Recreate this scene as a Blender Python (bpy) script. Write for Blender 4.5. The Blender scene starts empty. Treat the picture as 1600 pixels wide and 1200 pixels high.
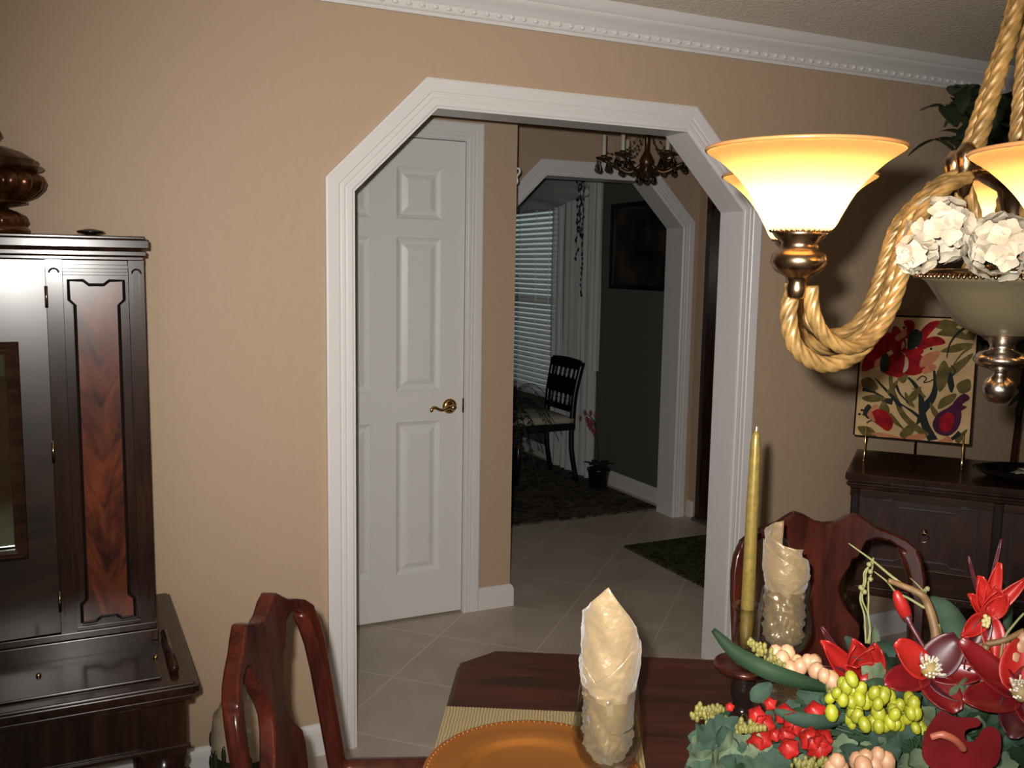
import bpy, bmesh, math, random
from mathutils import Vector, Matrix, Quaternion
PI = math.pi
random.seed(7)
SC = bpy.context.scene
COL = SC.collection

# ------------------------------------------------------------------ camera
F, YAW, PITCH, ROLL = 1458.7, 0.4492, 0.1243, 0.0170
CAM = Vector((0.0, -2.7437, 1.5248))
_fw = Vector((math.sin(YAW)*math.cos(PITCH), math.cos(YAW)*math.cos(PITCH), -math.sin(PITCH)))
_r0 = Vector((math.cos(YAW), -math.sin(YAW), 0)); _u0 = _r0.cross(_fw)
_r = _r0*math.cos(ROLL) + _u0*math.sin(ROLL); _u = -_r0*math.sin(ROLL) + _u0*math.cos(ROLL)
cd = bpy.data.cameras.new('camera'); cam = bpy.data.objects.new('camera', cd); COL.objects.link(cam)
M3 = Matrix((_r, _u, -_fw)).transposed()
cam.matrix_world = Matrix.Translation(CAM) @ M3.to_4x4()
cd.sensor_width = 36; cd.lens = F/1600*36; cd.clip_start = 0.02; cd.clip_end = 100
SC.camera = cam

def at(px, py, d):
    """world point seen at pixel px,py at depth d along the view axis"""
    return CAM + d*(_fw + _r*((px-800)/F) - _u*((py-600)/F))

# ------------------------------------------------------------------ world, lights, exposure
w = bpy.data.worlds.new('world'); SC.world = w; w.use_nodes = True
bg = w.node_tree.nodes['Background']; bg.inputs[0].default_value = (0.70, 0.86, 0.84, 1); bg.inputs[1].default_value = 0.55
vs = SC.view_settings
vs.view_transform = 'Standard'; vs.look = 'None'; vs.gamma = 1.0; vs.use_curve_mapping = False; vs.exposure = 0.0

def light(name, kind, loc, energy, color, **k):
    l = bpy.data.lights.new(name, kind); l.energy = energy; l.color = color
    o = bpy.data.objects.new(name, l); COL.objects.link(o); o.location = loc
    for a, b in k.items(): setattr(l, a, b)
    return o
# the camera's own flash, up and to the left of the lens
fl = light('camera_flash', 'SPOT', CAM + _r*(-0.034) + _u*0.038, 262, (1.0, 0.96, 0.905), spot_size=math.radians(84), spot_blend=1.0, shadow_soft_size=0.012)
aim = at(880, 520, 3.0) - fl.location
fl.rotation_euler = aim.to_track_quat('-Z', 'Y').to_euler()

# daylight entering by the window behind the photographer
dl = light('window_daylight', 'AREA', (-.75, -4.50, 1.45), 7, (0.93, 1.0, 0.97), shape='RECTANGLE', size=1.3, size_y=1.15)
dl.rotation_euler = (math.radians(90), 0, 0)

# ------------------------------------------------------------------ materials
MATS = {}
def nodes_of(name):
    m = bpy.data.materials.new(name); m.use_nodes = True
    nt = m.node_tree; b = nt.nodes['Principled BSDF']
    return m, nt, b
def setin(b, **k):
    for n, v in k.items():
        n = n.replace('_', ' ')
        if n in b.inputs: b.inputs[n].default_value = v
def bump(nt, b, scale, strength, dist=0.002, detail=3, coord='Object', stretch=None):
    tc = nt.nodes.new('ShaderNodeTexCoord'); src = tc.outputs[coord]
    if stretch:
        mp = nt.nodes.new('ShaderNodeMapping'); mp.inputs['Scale'].default_value = stretch
        nt.links.new(src, mp.inputs[0]); src = mp.outputs[0]
    n = nt.nodes.new('ShaderNodeTexNoise'); n.inputs['Scale'].default_value = scale; n.inputs['Detail'].default_value = detail
    bp = nt.nodes.new('ShaderNodeBump'); bp.inputs['Strength'].default_value = strength; bp.inputs['Distance'].default_value = dist
    nt.links.new(src, n.inputs['Vector']); nt.links.new(n.outputs['Fac'], bp.inputs['Height']); nt.links.new(bp.outputs[0], b.inputs['Normal'])
def plain(name, col, rough=0.5, metal=0.0, spec=0.5, var=0.0, vscale=8, bmp=None, **k):
    if name in MATS: return MATS[name]
    m, nt, b = nodes_of(name)
    setin(b, Base_Color=(*col, 1), Roughness=rough, Metallic=metal, Specular_IOR_Level=spec, **k)
    if var:
        tc = nt.nodes.new('ShaderNodeTexCoord'); n = nt.nodes.new('ShaderNodeTexNoise'); n.inputs['Scale'].default_value = vscale; n.inputs['Detail'].default_value = 4
        r = nt.nodes.new('ShaderNodeValToRGB')
        r.color_ramp.elements[0].position = .3; r.color_ramp.elements[1].position = .7
        r.color_ramp.elements[0].color = (*[c*(1-var) for c in col], 1); r.color_ramp.elements[1].color = (*[min(1, c*(1+var)) for c in col], 1)
        nt.links.new(tc.outputs['Object'], n.inputs['Vector']); nt.links.new(n.outputs['Fac'], r.inputs[0]); nt.links.new(r.outputs[0], b.inputs['Base Color'])
    if bmp: bump(nt, b, *bmp)
    MATS[name] = m; return m
def wood(name, c0, c1, rough=0.25, stretch=(12, 12, 1.2), scale=3.0, coat=0.4, chevron=False):
    m, nt, b = nodes_of(name)
    tc = nt.nodes.new('ShaderNodeTexCoord'); mp = nt.nodes.new('ShaderNodeMapping'); mp.inputs['Scale'].default_value = stretch
    src = tc.outputs['Object']
    if chevron:   # book-matched veneer: mirrored about the leaf's middle and slanted
        sp = nt.nodes.new('ShaderNodeSeparateXYZ'); nt.links.new(src, sp.inputs[0])
        ab = nt.nodes.new('ShaderNodeMath'); ab.operation = 'ABSOLUTE'; nt.links.new(sp.outputs[0], ab.inputs[0])
        mu = nt.nodes.new('ShaderNodeMath'); mu.operation = 'MULTIPLY_ADD'; mu.inputs[1].default_value = chevron
        nt.links.new(ab.outputs[0], mu.inputs[0]); nt.links.new(sp.outputs[2], mu.inputs[2])
        cb = nt.nodes.new('ShaderNodeCombineXYZ'); nt.links.new(mu.outputs[0], cb.inputs[2]); nt.links.new(sp.outputs[0], cb.inputs[0])
        src = cb.outputs[0]
    nt.links.new(src, mp.inputs[0])
    n = nt.nodes.new('ShaderNodeTexNoise'); n.inputs['Scale'].default_value = scale; n.inputs['Detail'].default_value = 8; n.inputs['Roughness'].default_value = .62; n.inputs['Distortion'].default_value = .6
    r = nt.nodes.new('ShaderNodeValToRGB'); r.color_ramp.elements[0].position = .35; r.color_ramp.elements[1].position = .66
    r.color_ramp.elements[0].color = (*c0, 1); r.color_ramp.elements[1].color = (*c1, 1)
    nt.links.new(mp.outputs[0], n.inputs['Vector']); nt.links.new(n.outputs['Fac'], r.inputs[0]); nt.links.new(r.outputs[0], b.inputs['Base Color'])
    setin(b, Roughness=rough, Coat_Weight=coat, Coat_Roughness=0.22 if coat == 1.0 else 0.12, Specular_IOR_Level=.30)
    MATS[name] = m; return m

wall_m = plain('tan_wall_paint', (.45, .325, .222), .55, spec=.25, bmp=(26, .5, .004, 3))
green_m = plain('olive_wall_paint', (.105, .108, .088), .7, spec=.2, bmp=(40, .3, .003, 3))
trim_m = plain('white_trim_paint', (.69, .665, .655), .32, spec=.45)
door_m = plain('white_door_paint', (.70, .69, .67), .34, spec=.45)
ceil_m = plain('ceiling_texture_paint', (.88, .80, .69), .9, spec=.1, bmp=(90, 1.0, .01, 4))
mahog = wood('red_mahogany', (.022, .0045, .003), (.070, .014, .007), .26, (10, 10, 1.5), 3, coat=.2)
tabwood = wood('dark_mahogany_table', (.020, .0065, .0035), (.060, .015, .007), .50, (2, 14, 14), 2.0, coat=.03)
walnut = wood('dark_walnut', (.013, .006, .004), (.040, .016, .010), .22, (14, 14, 1.5), 3, coat=.12)
walnut_lt = wood('walnut_rail', (.022, .011, .007), (.055, .026, .015), .3, (1.5, 14, 14), 3, coat=.3)
flame = wood('flame_veneer', (.025, .008, .006), (.17, .040, .015), .24, (6, 6, 5), 2.2, coat=.2, chevron=-1.6)
burl = wood('sideboard_veneer', (.022, .009, .007), (.050, .018, .013), .5, (8, 8, 2), 3, coat=.05)
black_w = plain('near_black_wood', (.008, .006, .006), .3, var=.3)
brass = plain('polished_brass', (.60, .40, .14), .18, 1.0)
goldm = plain('gold_charger_lacquer', (.34, .13, .025), .36, .55, var=.12, vscale=6)
gold_rope = plain('antique_gold_rope', (.165, .096, .030), .42, .25, spec=.35, var=.45, vscale=70)
bronze = plain('aged_bronze', (.40, .27, .16), .22, 1.0, var=.4, vscale=40)
pewter = plain('silvered_pewter', (.50, .43, .36), .2, 1.0, var=.25, vscale=30)
urn_m = plain('urn_bronze', (.075, .026, .008), .24, .55, var=.8, vscale=22)
cream_fr = plain('cream_frosted_glass', (.062, .049, .029), .25, spec=.6)
white_pl = plain('white_plastic', (.7, .7, .68), .3)
silk_w = plain('white_silk_petals', (.27, .235, .175), .7, var=.12, vscale=60)
napk = plain('champagne_satin', (.30, .215, .115), .30, .15, spec=.9, Sheen_Weight=.3, bmp=(22, .7, .012, 4), var=.12, vscale=30)
candle_m = plain('gold_metallic_wax', (.25, .18, .045), .34, .35, var=.2, vscale=90)
mat_m = None

def glassmat():
    """thin clear glass: lets light through, reflects more at grazing angles"""
    m = bpy.data.materials.new('clear_glass'); m.use_nodes = True; nt = m.node_tree; nt.nodes.clear()
    out = nt.nodes.new('ShaderNodeOutputMaterial'); tp = nt.nodes.new('ShaderNodeBsdfTransparent'); gl = nt.nodes.new('ShaderNodeBsdfGlossy'); lw = nt.nodes.new('ShaderNodeLayerWeight'); mx = nt.nodes.new('ShaderNodeMixShader')
    mr = nt.nodes.new('ShaderNodeMapRange'); mr.inputs['To Min'].default_value = .05; mr.inputs['To Max'].default_value = .5
    tp.inputs[0].default_value = (.95, .95, .94, 1); gl.inputs['Roughness'].default_value = .02; lw.inputs[0].default_value = .30
    nt.links.new(lw.outputs['Facing'], mr.inputs[0]); nt.links.new(mr.outputs[0], mx.inputs[0]); nt.links.new(tp.outputs[0], mx.inputs[1]); nt.links.new(gl.outputs[0], mx.inputs[2]); nt.links.new(mx.outputs[0], out.inputs[0])
    return m
glass = glassmat()
crystal_m, _nt, _b = nodes_of('cut_crystal'); setin(_b, Base_Color=(.75, .75, .73, 1), Roughness=0.02, Transmission_Weight=1.0, IOR=1.6)
def mat_tile():
    m, nt, b = nodes_of('diagonal_floor_tile')
    tc = nt.nodes.new('ShaderNodeNewGeometry'); sp = nt.nodes.new('ShaderNodeSeparateXYZ'); nt.links.new(tc.outputs['Position'], sp.inputs[0])
    def math_(op, a, bb, c=None):
        n = nt.nodes.new('ShaderNodeMath'); n.operation = op
        for i, v in enumerate((a, bb, c)):
            if v is None: continue
            if isinstance(v, (int, float)): n.inputs[i].default_value = v
            else: nt.links.new(v, n.inputs[i])
        return n.outputs[0]
    s = math_('ADD', sp.outputs[0], sp.outputs[1]); t = math_('SUBTRACT', sp.outputs[0], sp.outputs[1])
    s = math_('DIVIDE', math_('SUBTRACT', s, .90-5.95), .595); t = math_('DIVIDE', math_('SUBTRACT', t, .625-6.0), .60)
    gs = math_('ABSOLUTE', math_('SUBTRACT', math_('FRACT', s, None), .5), None); gt = math_('ABSOLUTE', math_('SUBTRACT', math_('FRACT', t, None), .5), None)
    g = math_('MAXIMUM', gs, gt); line = math_('GREATER_THAN', g, .4915)
    cb = nt.nodes.new('ShaderNodeCombineXYZ'); nt.links.new(math_('FLOOR', s, None), cb.inputs[0]); nt.links.new(math_('FLOOR', t, None), cb.inputs[1])
    wn = nt.nodes.new('ShaderNodeTexWhiteNoise'); nt.links.new(cb.outputs[0], wn.inputs['Vector'])
    nz = nt.nodes.new('ShaderNodeTexNoise'); nz.inputs['Scale'].default_value = 6; nz.inputs['Detail'].default_value = 6; nt.links.new(tc.outputs['Position'], nz.inputs['Vector'])
    mixv = math_('MULTIPLY_ADD', wn.outputs['Value'], .12, nz.outputs['Fac'])
    r = nt.nodes.new('ShaderNodeValToRGB'); r.color_ramp.elements[0].position = .35; r.color_ramp.elements[1].position = .75
    r.color_ramp.elements[0].color = (.44, .37, .30, 1); r.color_ramp.elements[1].color = (.54, .46, .38, 1)
    nt.links.new(mixv, r.inputs[0])
    mx = nt.nodes.new('ShaderNodeMix'); mx.data_type = 'RGBA'; nt.links.new(line, mx.inputs[0]); nt.links.new(r.outputs[0], mx.inputs[6]); mx.inputs[7].default_value = (.64, .56, .46, 1)
    nt.links.new(mx.outputs[2], b.inputs['Base Color']); setin(b, Roughness=.42, Specular_IOR_Level=.4)
    return m
tile_m = mat_tile()
def mat_rug(name, cols, scale):
    m, nt, b = nodes_of(name)
    tc = nt.nodes.new('ShaderNodeTexCoord'); v = nt.nodes.new('ShaderNodeTexNoise'); v.inputs['Scale'].default_value = scale; v.inputs['Detail'].default_value = 3; v.inputs['Distortion'].default_value = 1.5
    r = nt.nodes.new('ShaderNodeValToRGB'); r.color_ramp.interpolation = 'CONSTANT'
    r.color_ramp.elements[0].position = 0; r.color_ramp.elements[0].color = (*cols[0], 1); r.color_ramp.elements[1].position = .44; r.color_ramp.elements[1].color = (*cols[1], 1)
    for i, c in enumerate(cols[2:]):
        e = r.color_ramp.elements.new(.52+.08*i); e.color = (*c, 1)
    nt.links.new(tc.outputs['Object'], v.inputs[0]); nt.links.new(v.outputs['Fac'], r.inputs[0]); nt.links.new(r.outputs[0], b.inputs['Base Color']); setin(b, Roughness=.95, Specular_IOR_Level=.1)
    return m
def mat_straw():
    m, nt, b = nodes_of('woven_straw')
    tc = nt.nodes.new('ShaderNodeTexCoord'); wv = nt.nodes.new('ShaderNodeTexWave'); wv.bands_direction = 'X'; wv.inputs['Scale'].default_value = 60; wv.inputs['Distortion'].default_value = 3; wv.inputs['Detail'].default_value = 3
    r = nt.nodes.new('ShaderNodeValToRGB'); r.color_ramp.elements[0].color = (.20, .15, .07, 1); r.color_ramp.elements[1].color = (.34, .27, .14, 1)
    nt.links.new(tc.outputs['Object'], wv.inputs[0]); nt.links.new(wv.outputs['Fac'], r.inputs[0]); nt.links.new(r.outputs[0], b.inputs['Base Color'])
    bp = nt.nodes.new('ShaderNodeBump'); bp.inputs['Strength'].default_value = .5; bp.inputs['Distance'].default_value = .001
    nt.links.new(wv.outputs['Fac'], bp.inputs['Height']); nt.links.new(bp.outputs[0], b.inputs['Normal']); setin(b, Roughness=.7)
    return m
straw = mat_straw()
def mat_shade():
    m = bpy.data.materials.new('amber_alabaster_glass'); m.use_nodes = True; nt = m.node_tree; nt.nodes.clear()
    out = nt.nodes.new('ShaderNodeOutputMaterial'); tr = nt.nodes.new('ShaderNodeBsdfTranslucent'); df = nt.nodes.new('ShaderNodeBsdfDiffuse'); gl = nt.nodes.new('ShaderNodeBsdfGlossy')
    tr.inputs[0].default_value = (.95, .60, .23, 1); df.inputs[0].default_value = (.16, .085, .03, 1); gl.inputs[0].default_value = (.9, .8, .7, 1); gl.inputs['Roughness'].default_value = .15
    a = nt.nodes.new('ShaderNodeMixShader'); a.inputs[0].default_value = .78; c = nt.nodes.new('ShaderNodeMixShader'); c.inputs[0].default_value = .04
    nt.links.new(df.outputs[0], a.inputs[1]); nt.links.new(tr.outputs[0], a.inputs[2]); nt.links.new(a.outputs[0], c.inputs[1]); nt.links.new(gl.outputs[0], c.inputs[2]); nt.links.new(c.outputs[0], out.inputs[0])
    return m
shade_m = mat_shade()
def mat_sheer():
    m = bpy.data.materials.new('sheer_voile'); m.use_nodes = True; nt = m.node_tree; nt.nodes.clear()
    out = nt.nodes.new('ShaderNodeOutputMaterial'); tr = nt.nodes.new('ShaderNodeBsdfTranslucent'); df = nt.nodes.new('ShaderNodeBsdfDiffuse'); tp = nt.nodes.new('ShaderNodeBsdfTransparent')
    tr.inputs[0].default_value = (.6, .62, .62, 1); df.inputs[0].default_value = (.75, .77, .76, 1)
    a = nt.nodes.new('ShaderNodeMixShader'); a.inputs[0].default_value = .35; c = nt.nodes.new('ShaderNodeMixShader'); c.inputs[0].default_value = .12
    nt.links.new(df.outputs[0], a.inputs[1]); nt.links.new(tr.outputs[0], a.inputs[2]); nt.links.new(a.outputs[0], c.inputs[1]); nt.links.new(tp.outputs[0], c.inputs[2]); nt.links.new(c.outputs[0], out.inputs[0])
    return m
sheer = mat_sheer()

# ------------------------------------------------------------------ object helpers
def tag(o, label=None, cat=None, group=None, kind=None):
    if label: o['label'] = label
    if cat: o['category'] = cat
    if group: o['group'] = group
    if kind: o['kind'] = kind
    return o
def thing(name, label, cat, loc=(0, 0, 0), rotz=0, group=None):
    o = bpy.data.objects.new(name, None); COL.objects.link(o); o.empty_display_size = .1
    o.location = loc; o.rotation_euler = (0, 0, rotz)
    return tag(o, label, cat, group)
def copy_tree(o, parent=None):
    c = o.copy(); COL.objects.link(c); c.parent = parent
    for ch in [x for x in bpy.data.objects if x.parent == o]: copy_tree(ch, c)
    return c

class MB:
    """collects shapes into one mesh"""
    def __init__(s): s.bm = bmesh.new()
    def face(s, pts, mi=0):
        f = s.bm.faces.new([s.bm.verts.new(p) for p in pts]); f.material_index = mi; return f
    def grid(s, rows, closed_u=False, closed_v=False, cap=False, mi=0):
        V = [[s.bm.verts.new(p) for p in r] for r in rows]
        n, m = len(V), len(V[0])
        for i in range(n if closed_v else n-1):
            for j in range(m if closed_u else m-1):
                a, b, c, d = V[i][j], V[i][(j+1) % m], V[(i+1) % n][(j+1) % m], V[(i+1) % n][j]
                try: s.bm.faces.new((a, b, c, d)).material_index = mi
                except ValueError: pass
        if cap:
            for r in (V[0][::-1], V[-1]):
                try: s.bm.faces.new(r).material_index = mi
                except ValueError: pass
        return s
    def box(s, x0, x1, y0, y1, z0, z1, mi=0):
        return s.prism([(x0, y0), (x1, y0), (x1, y1), (x0, y1)], z0, z1, mi=mi)
    def prism(s, poly, a0, a1, f=None, mi=0):
        f = f or (lambda u, v, w: (u, v, w))
        A = [s.bm.verts.new(f(u, v, a0)) for u, v in poly]; B = [s.bm.verts.new(f(u, v, a1)) for u, v in poly]
        n = len(poly)
        fs = [s.bm.faces.new(A[::-1]), s.bm.faces.new(B)]
        for i in range(n): fs.append(s.bm.faces.new((A[i], A[(i+1) % n], B[(i+1) % n], B[i])))
        for q in fs: q.material_index = mi
        return s
    def lathe(s, prof, c=(0, 0, 0), seg=32, lobes=0, amp=0, mi=0, ax=None, frm=0, to=2*PI):
        rows = []
        full = abs(to-frm-2*PI) < 1e-6
        for r, z in prof:
            row = []
            for k in range(seg if full else seg+1):
                t = frm+(to-frm)*k/seg
                rr = max(r, 1e-5)*(1+amp*(abs(math.cos(lobes*t/2))-.6) if lobes else 1)
                row.append(Vector(c)+(Vector((rr*math.cos(t), rr*math.sin(t), z)) if ax is None else ax @ Vector((rr*math.cos(t), rr*math.sin(t), z))))
            rows.append(row)
        s.grid(rows, closed_u=full, mi=mi); return s
    def tube(s, path, rad, seg=10, lobes=0, amp=0, twist=0, cap=True, mi=0, flat=1.0):
        path = [Vector(p) for p in path]; n = len(path)
        if not hasattr(rad, '__len__'): rad = [rad]*n
        tan = [(path[min(i+1, n-1)]-path[max(i-1, 0)]).normalized() for i in range(n)]
        up = Vector((0, 0, 1)) if abs(tan[0].z) < .9 else Vector((1, 0, 0))
        a = tan[0].cross(up).normalized(); rows = []; L = 0
        for i in range(n):
            if i:
                q = tan[i-1].rotation_difference(tan[i]); a = q @ a; L += (path[i]-path[i-1]).length
            b = tan[i].cross(a).normalized()
            row = []
            for k in range(seg):
                t = 2*PI*k/seg; ph = t+twist*L
                rr = rad[i]*(1+amp*math.cos(lobes*t) if lobes else 1)
                row.append(path[i]+a*(rr*math.cos(ph))+b*(rr*math.sin(ph)*flat))
            rows.append(row)
        s.grid(rows, closed_u=True, cap=cap, mi=mi); return s
    def ball(s, c, r, sx=1, sy=1, sz=1, seg=12, mi=0, rot=None):
        prof = [(math.sin(PI*k/(seg//2)), -math.cos(PI*k/(seg//2))) for k in range(seg//2+1)]
        R_ = rot or Matrix.Identity(3)
        rows = [[Vector(c)+R_ @ Vector((p*r*sx*math.cos(2*PI*j/seg), p*r*sy*math.sin(2*PI*j/seg), z*r*sz)) for j in range(seg)] for p, z in [(max(p, 1e-4), z) for p, z in prof]]
        s.grid(rows, closed_u=True, mi=mi); return s
    def sweep(s, path, prof, f, closed=False, mi=0):
        """2-D path, profile (offset to the left of the path, height); mitred corners; f(u,v,h)->xyz"""
        P = [Vector(p) for p in path]; n = len(P); rows = []
        for i in range(n):
            def nrm(a, b): d = (b-a).normalized(); return Vector((-d.y, d.x))
            if i == 0: m = nrm(P[0], P[1])
            elif i == n-1: m = nrm(P[-2], P[-1])
            else:
                n1, n2 = nrm(P[i-1], P[i]), nrm(P[i], P[i+1]); m = (n1+n2)/(1+n1.dot(n2))
            rows.append([f(P[i].x+m.x*o, P[i].y+m.y*o, h) for o, h in prof])
        s.grid(rows, closed_u=True, cap=True, mi=mi); return s
    def build(s, name, mats, parent=None, smooth=False, angle=None, bevel=0, subsurf=0, solid=0, origin=None):
        bm = s.bm
        bmesh.ops.remove_doubles(bm, verts=bm.verts, dist=1e-6)
        bmesh.ops.recalc_face_normals(bm, faces=bm.faces)
        if origin is not None: bmesh.ops.translate(bm, verts=bm.verts, vec=-Vector(origin))
        me = bpy.data.meshes.new(name); bm.to_mesh(me); bm.free()
        for m in (mats if isinstance(mats, (list, tuple)) else [mats]): me.materials.append(m)
        o = bpy.data.objects.new(name, me); COL.objects.link(o); o.parent = parent
        if origin is not None: o.location = origin
        if smooth or angle:
            me.polygons.foreach_set('use_smooth', [True]*len(me.polygons))
            if angle: me.set_sharp_from_angle(angle=math.radians(angle))
        if solid: m = o.modifiers.new('s', 'SOLIDIFY'); m.thickness = solid; m.offset = 0
        if bevel: m = o.modifiers.new('b', 'BEVEL'); m.width = bevel; m.segments = 2; m.limit_method = 'ANGLE'
        if subsurf: m = o.modifiers.new('u', 'SUBSURF'); m.levels = subsurf; m.render_levels = subsurf
        return o
def struct(name, mb, mat, parent=None, **k):
    o = mb.build(name, mat, parent, **k); o['kind'] = 'structure'; return o
def cr(pts, n=8):
    """Catmull-Rom through pts"""
    P = [Vector(p) for p in pts]; P = [2*P[0]-P[1]]+P+[2*P[-1]-P[-2]]; out = []
    for i in range(1, len(P)-2):
        for k in range(n):
            t = k/n; a, b, c, d = P[i-1:i+3]
            out.append(.5*((2*b)+(c-a)*t+(2*a-5*b+4*c-d)*t*t+(3*b-a-3*c+d)*t**3))
    out.append(P[-2]); return out
T8 = math.tan(PI/8)

# ------------------------------------------------------------------ room shell
XL, XR, YB, H = -1.7, 4.3, -4.6, 2.372
AX0, AW, AH, AC, CW, TH = .7031, 1.6196, 2.0886, .3116, .0824, .1068
AX1 = AX0+AW
m = MB(); m.box(XL-.2, XR+.2, YB-.2, 7.3, -.1, 0); struct('floor', m, tile_m)
m = MB(); m.box(XL-.2, XR+.2, YB-.2, 7.3, H, H+.1); struct('ceiling', m, ceil_m)

def arch_wall(name, y0, y1, xa, xb, ox0, ox1, oh, oc, mat):
    """wall in the XZ plane with a clipped-corner opening (outer casing sizes given)"""
    i0, i1, top = ox0+CW, ox1-CW, oh-CW; zl = oh-oc-CW*T8; cx = oc+CW*T8-CW
    f = lambda u, v, w_: (u, w_, v)
    m = MB()
    m.prism([(xa, 0), (i0, 0), (i0, zl), (i0, H), (xa, H)], y0, y1, f)
    m.prism([(i1, 0), (xb, 0), (xb, H), (i1, H), (i1, zl)], y0, y1, f)
    m.prism([(i0, zl), (i0+cx, top), (i1-cx, top), (i1, zl), (i1, H), (i0, H)], y0, y1, f)
    struct(name, m, mat)
def casing_prof(wd=CW, t=.018):
    return [(0, 0), (0, t*.7), (.004, t*.85), (wd*.22, t*.85), (wd*.25, t*.72), (wd*.29, t*.72), (wd*.32, t*.85), (wd*.42, t*.85), (wd*.45, t*.74), (wd*.49, t*.74), (wd*.53, t*.9), (wd*.92, t), (wd, t*.85), (wd, 0)]
def arch_trim(name, y0, y1, ox0, ox1, oh, oc):
    i0, i1, top = ox0+CW, ox1-CW, oh-CW; zl = oh-oc-CW*T8; cx = oc+CW*T8-CW
    path = [(i0, 0), (i0, zl), (i0+cx, top), (i1-cx, top), (i1, zl), (i1, 0)]
    m = MB()
    m.sweep(path, casing_prof(), lambda u, v, h: (u, y0-h, v))
    m.sweep(path, casing_prof(), lambda u, v, h: (u, y1+h, v))
    m.sweep(path, [(-.006, y0-.012), (0.002, y0-.012), (0.002, y1+.012), (-.006, y1+.012)], lambda u, v, h: (u, h, v))
    struct(name, m, trim_m, bevel=.0008)
arch_wall('wall_hall', 0, TH, XL-.1, XR+.1, AX0, AX1, AH, AC, wall_m)
arch_trim('trim_1', 0, TH, AX0, AX1, AH, AC)
Y2, TH2 = 1.918, .145
arch_wall('wall_foyer_far', Y2, Y2+TH2, XL-.1, 3.48, 2.09, 3.445, 2.12, .308, wall_m)
arch_trim('trim_2', Y2, Y2+TH2, 2.09, 3.445, 2.12, .308)
# dining room sides and back
m = MB(); m.box(XR, XR+.1, YB, 0, 0, H); struct('wall_right', m, wall_m)
m = MB(); m.box(XL-.1, XL, YB, 0, 0, H); struct('wall_left', m, wall_m)
m = MB()
for a, b, c, d in ((XL-.1, -1.45, 0, H), (-.05, XR+.1, 0, H), (-1.45, -.05, 0, .85), (-1.45, -.05, 2.05, H)): m.box(a, b, YB-.1, YB, c, d)
struct('wall_back', m, wall_m)
m = MB(); m.sweep([(-1.45, .85), (-1.45, 2.05), (-.05, 2.05), (-.05, .85), (-1.45, .85)], [(0, -.09), (0, .015), (.06, .015), (.06, -.0), (.02, 0), (.02, -.09)][::-1], lambda u, v, h: (u, YB+h, v)); m.box(-.77, -.73, YB-.06, YB-.03, .85, 2.05); m.box(-1.45, -.05, YB-.06, YB-.03, 1.43, 1.47)
w2 = struct('window_2', m, trim_m)
m = MB(); m.box(-1.45, -.05, YB-.046, YB-.042, .85, 2.05); m.build('window_pane', glass, w2)['kind'] = 'structure'
# closet block beyond the arch with a real door opening
YD, XE = .9415, 1.783
DX1, DX0 = 1.5446, .833
m = MB(); m.box(XL, DX0-.02, YD, YD+.1, 0, H); m.box(DX1+.02, XE, YD, YD+.1, 0, H); m.box(DX0-.02, DX1+.02, YD, YD+.1, 2.06, H)
m.box(XE-.1, XE, YD+.1, Y2, 0, H); struct('wall_closet', m, wall_m)
# exterior wall at x 3.48 (foyer and sitting room) with window and front door openings
WY0, WY1, WZ0, WZ1 = 3.62, 4.75, .52, 2.02
m = MB()
for a, b, c, d in ((TH, .86, 0, H), (.86, 1.82, 2.05, H), (1.82, Y2+.05, 0, H), (Y2+.05, WY0, 0, H), (WY0, WY1, 0, WZ0), (WY0, WY1, WZ1, H), (WY1, 7.2, 0, H)):
    m.box(3.48, 3.60, a, b, c, d, mi=1 if a >= 1.9 else 0)
# split so the sitting room is olive and the foyer tan
bm = m.bm
struct('wall_exterior', m, [wall_m, green_m])
m = MB(); m.box(XL-.1, 3.6, 7.1, 7.2, 0, H); struct('wall_sitting_far', m, green_m)
m = MB(); m.box(XL-.1, XL, 0, 7.2, 0, H); struct('wall_sitting_left', m, green_m)
# baseboards
bbp = [(0, 0), (.014, 0), (.014, .075), (.011, .088), (.004, .098), (0, .10)]
def bb(name, path):
    m = MB(); m.sweep(path, bbp, lambda u, v, h: (u, v, h)); struct(name, m, trim_m)
bb('baseboard_hall_left', [(AX0, 0), (XL, 0)][::-1][::-1] if False else [(AX0, -.0), (XL, -.0)])
bb('baseboard_hall_right', [(XR, 0), (AX1, 0)])
bb('baseboard_closet', [(XE, Y2-.02), (XE, YD), (DX1+.075, YD)][::-1][::-1])
bb('baseboard_foyer', [(3.48, 1.915), (3.48, 1.86)][::-1])
bb('baseboard_sitting', [(3.48, 7.0), (3.48, Y2+TH2)][::-1])
# crown moulding with bead course
cp = [(0, 2.268), (.010, 2.268), (.012, 2.277), (.018, 2.280), (.020, 2.284), (.021, 2.300), (.026, 2.303), (.030, 2.310), (.040, 2.318), (.052, 2.328), (.058, 2.335), (.058, 2.339), (.064, 2.342), (.068, 2.352), (.074, 2.358), (.076, 2.366), (.080, 2.372), (0, 2.372)]
m = MB(); m.sweep([(XR, 0), (XL, 0)], [(o, h) for o, h in cp], lambda u, v, h: (u, v, h))
k = XL+.05
while k < XR-.1:
    m.ball((k, -.0205, 2.292), .0085, sx=1.3, sz=.85, seg=8); k += .042
struct('trim_crown', m, trim_m, angle=50)

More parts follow.
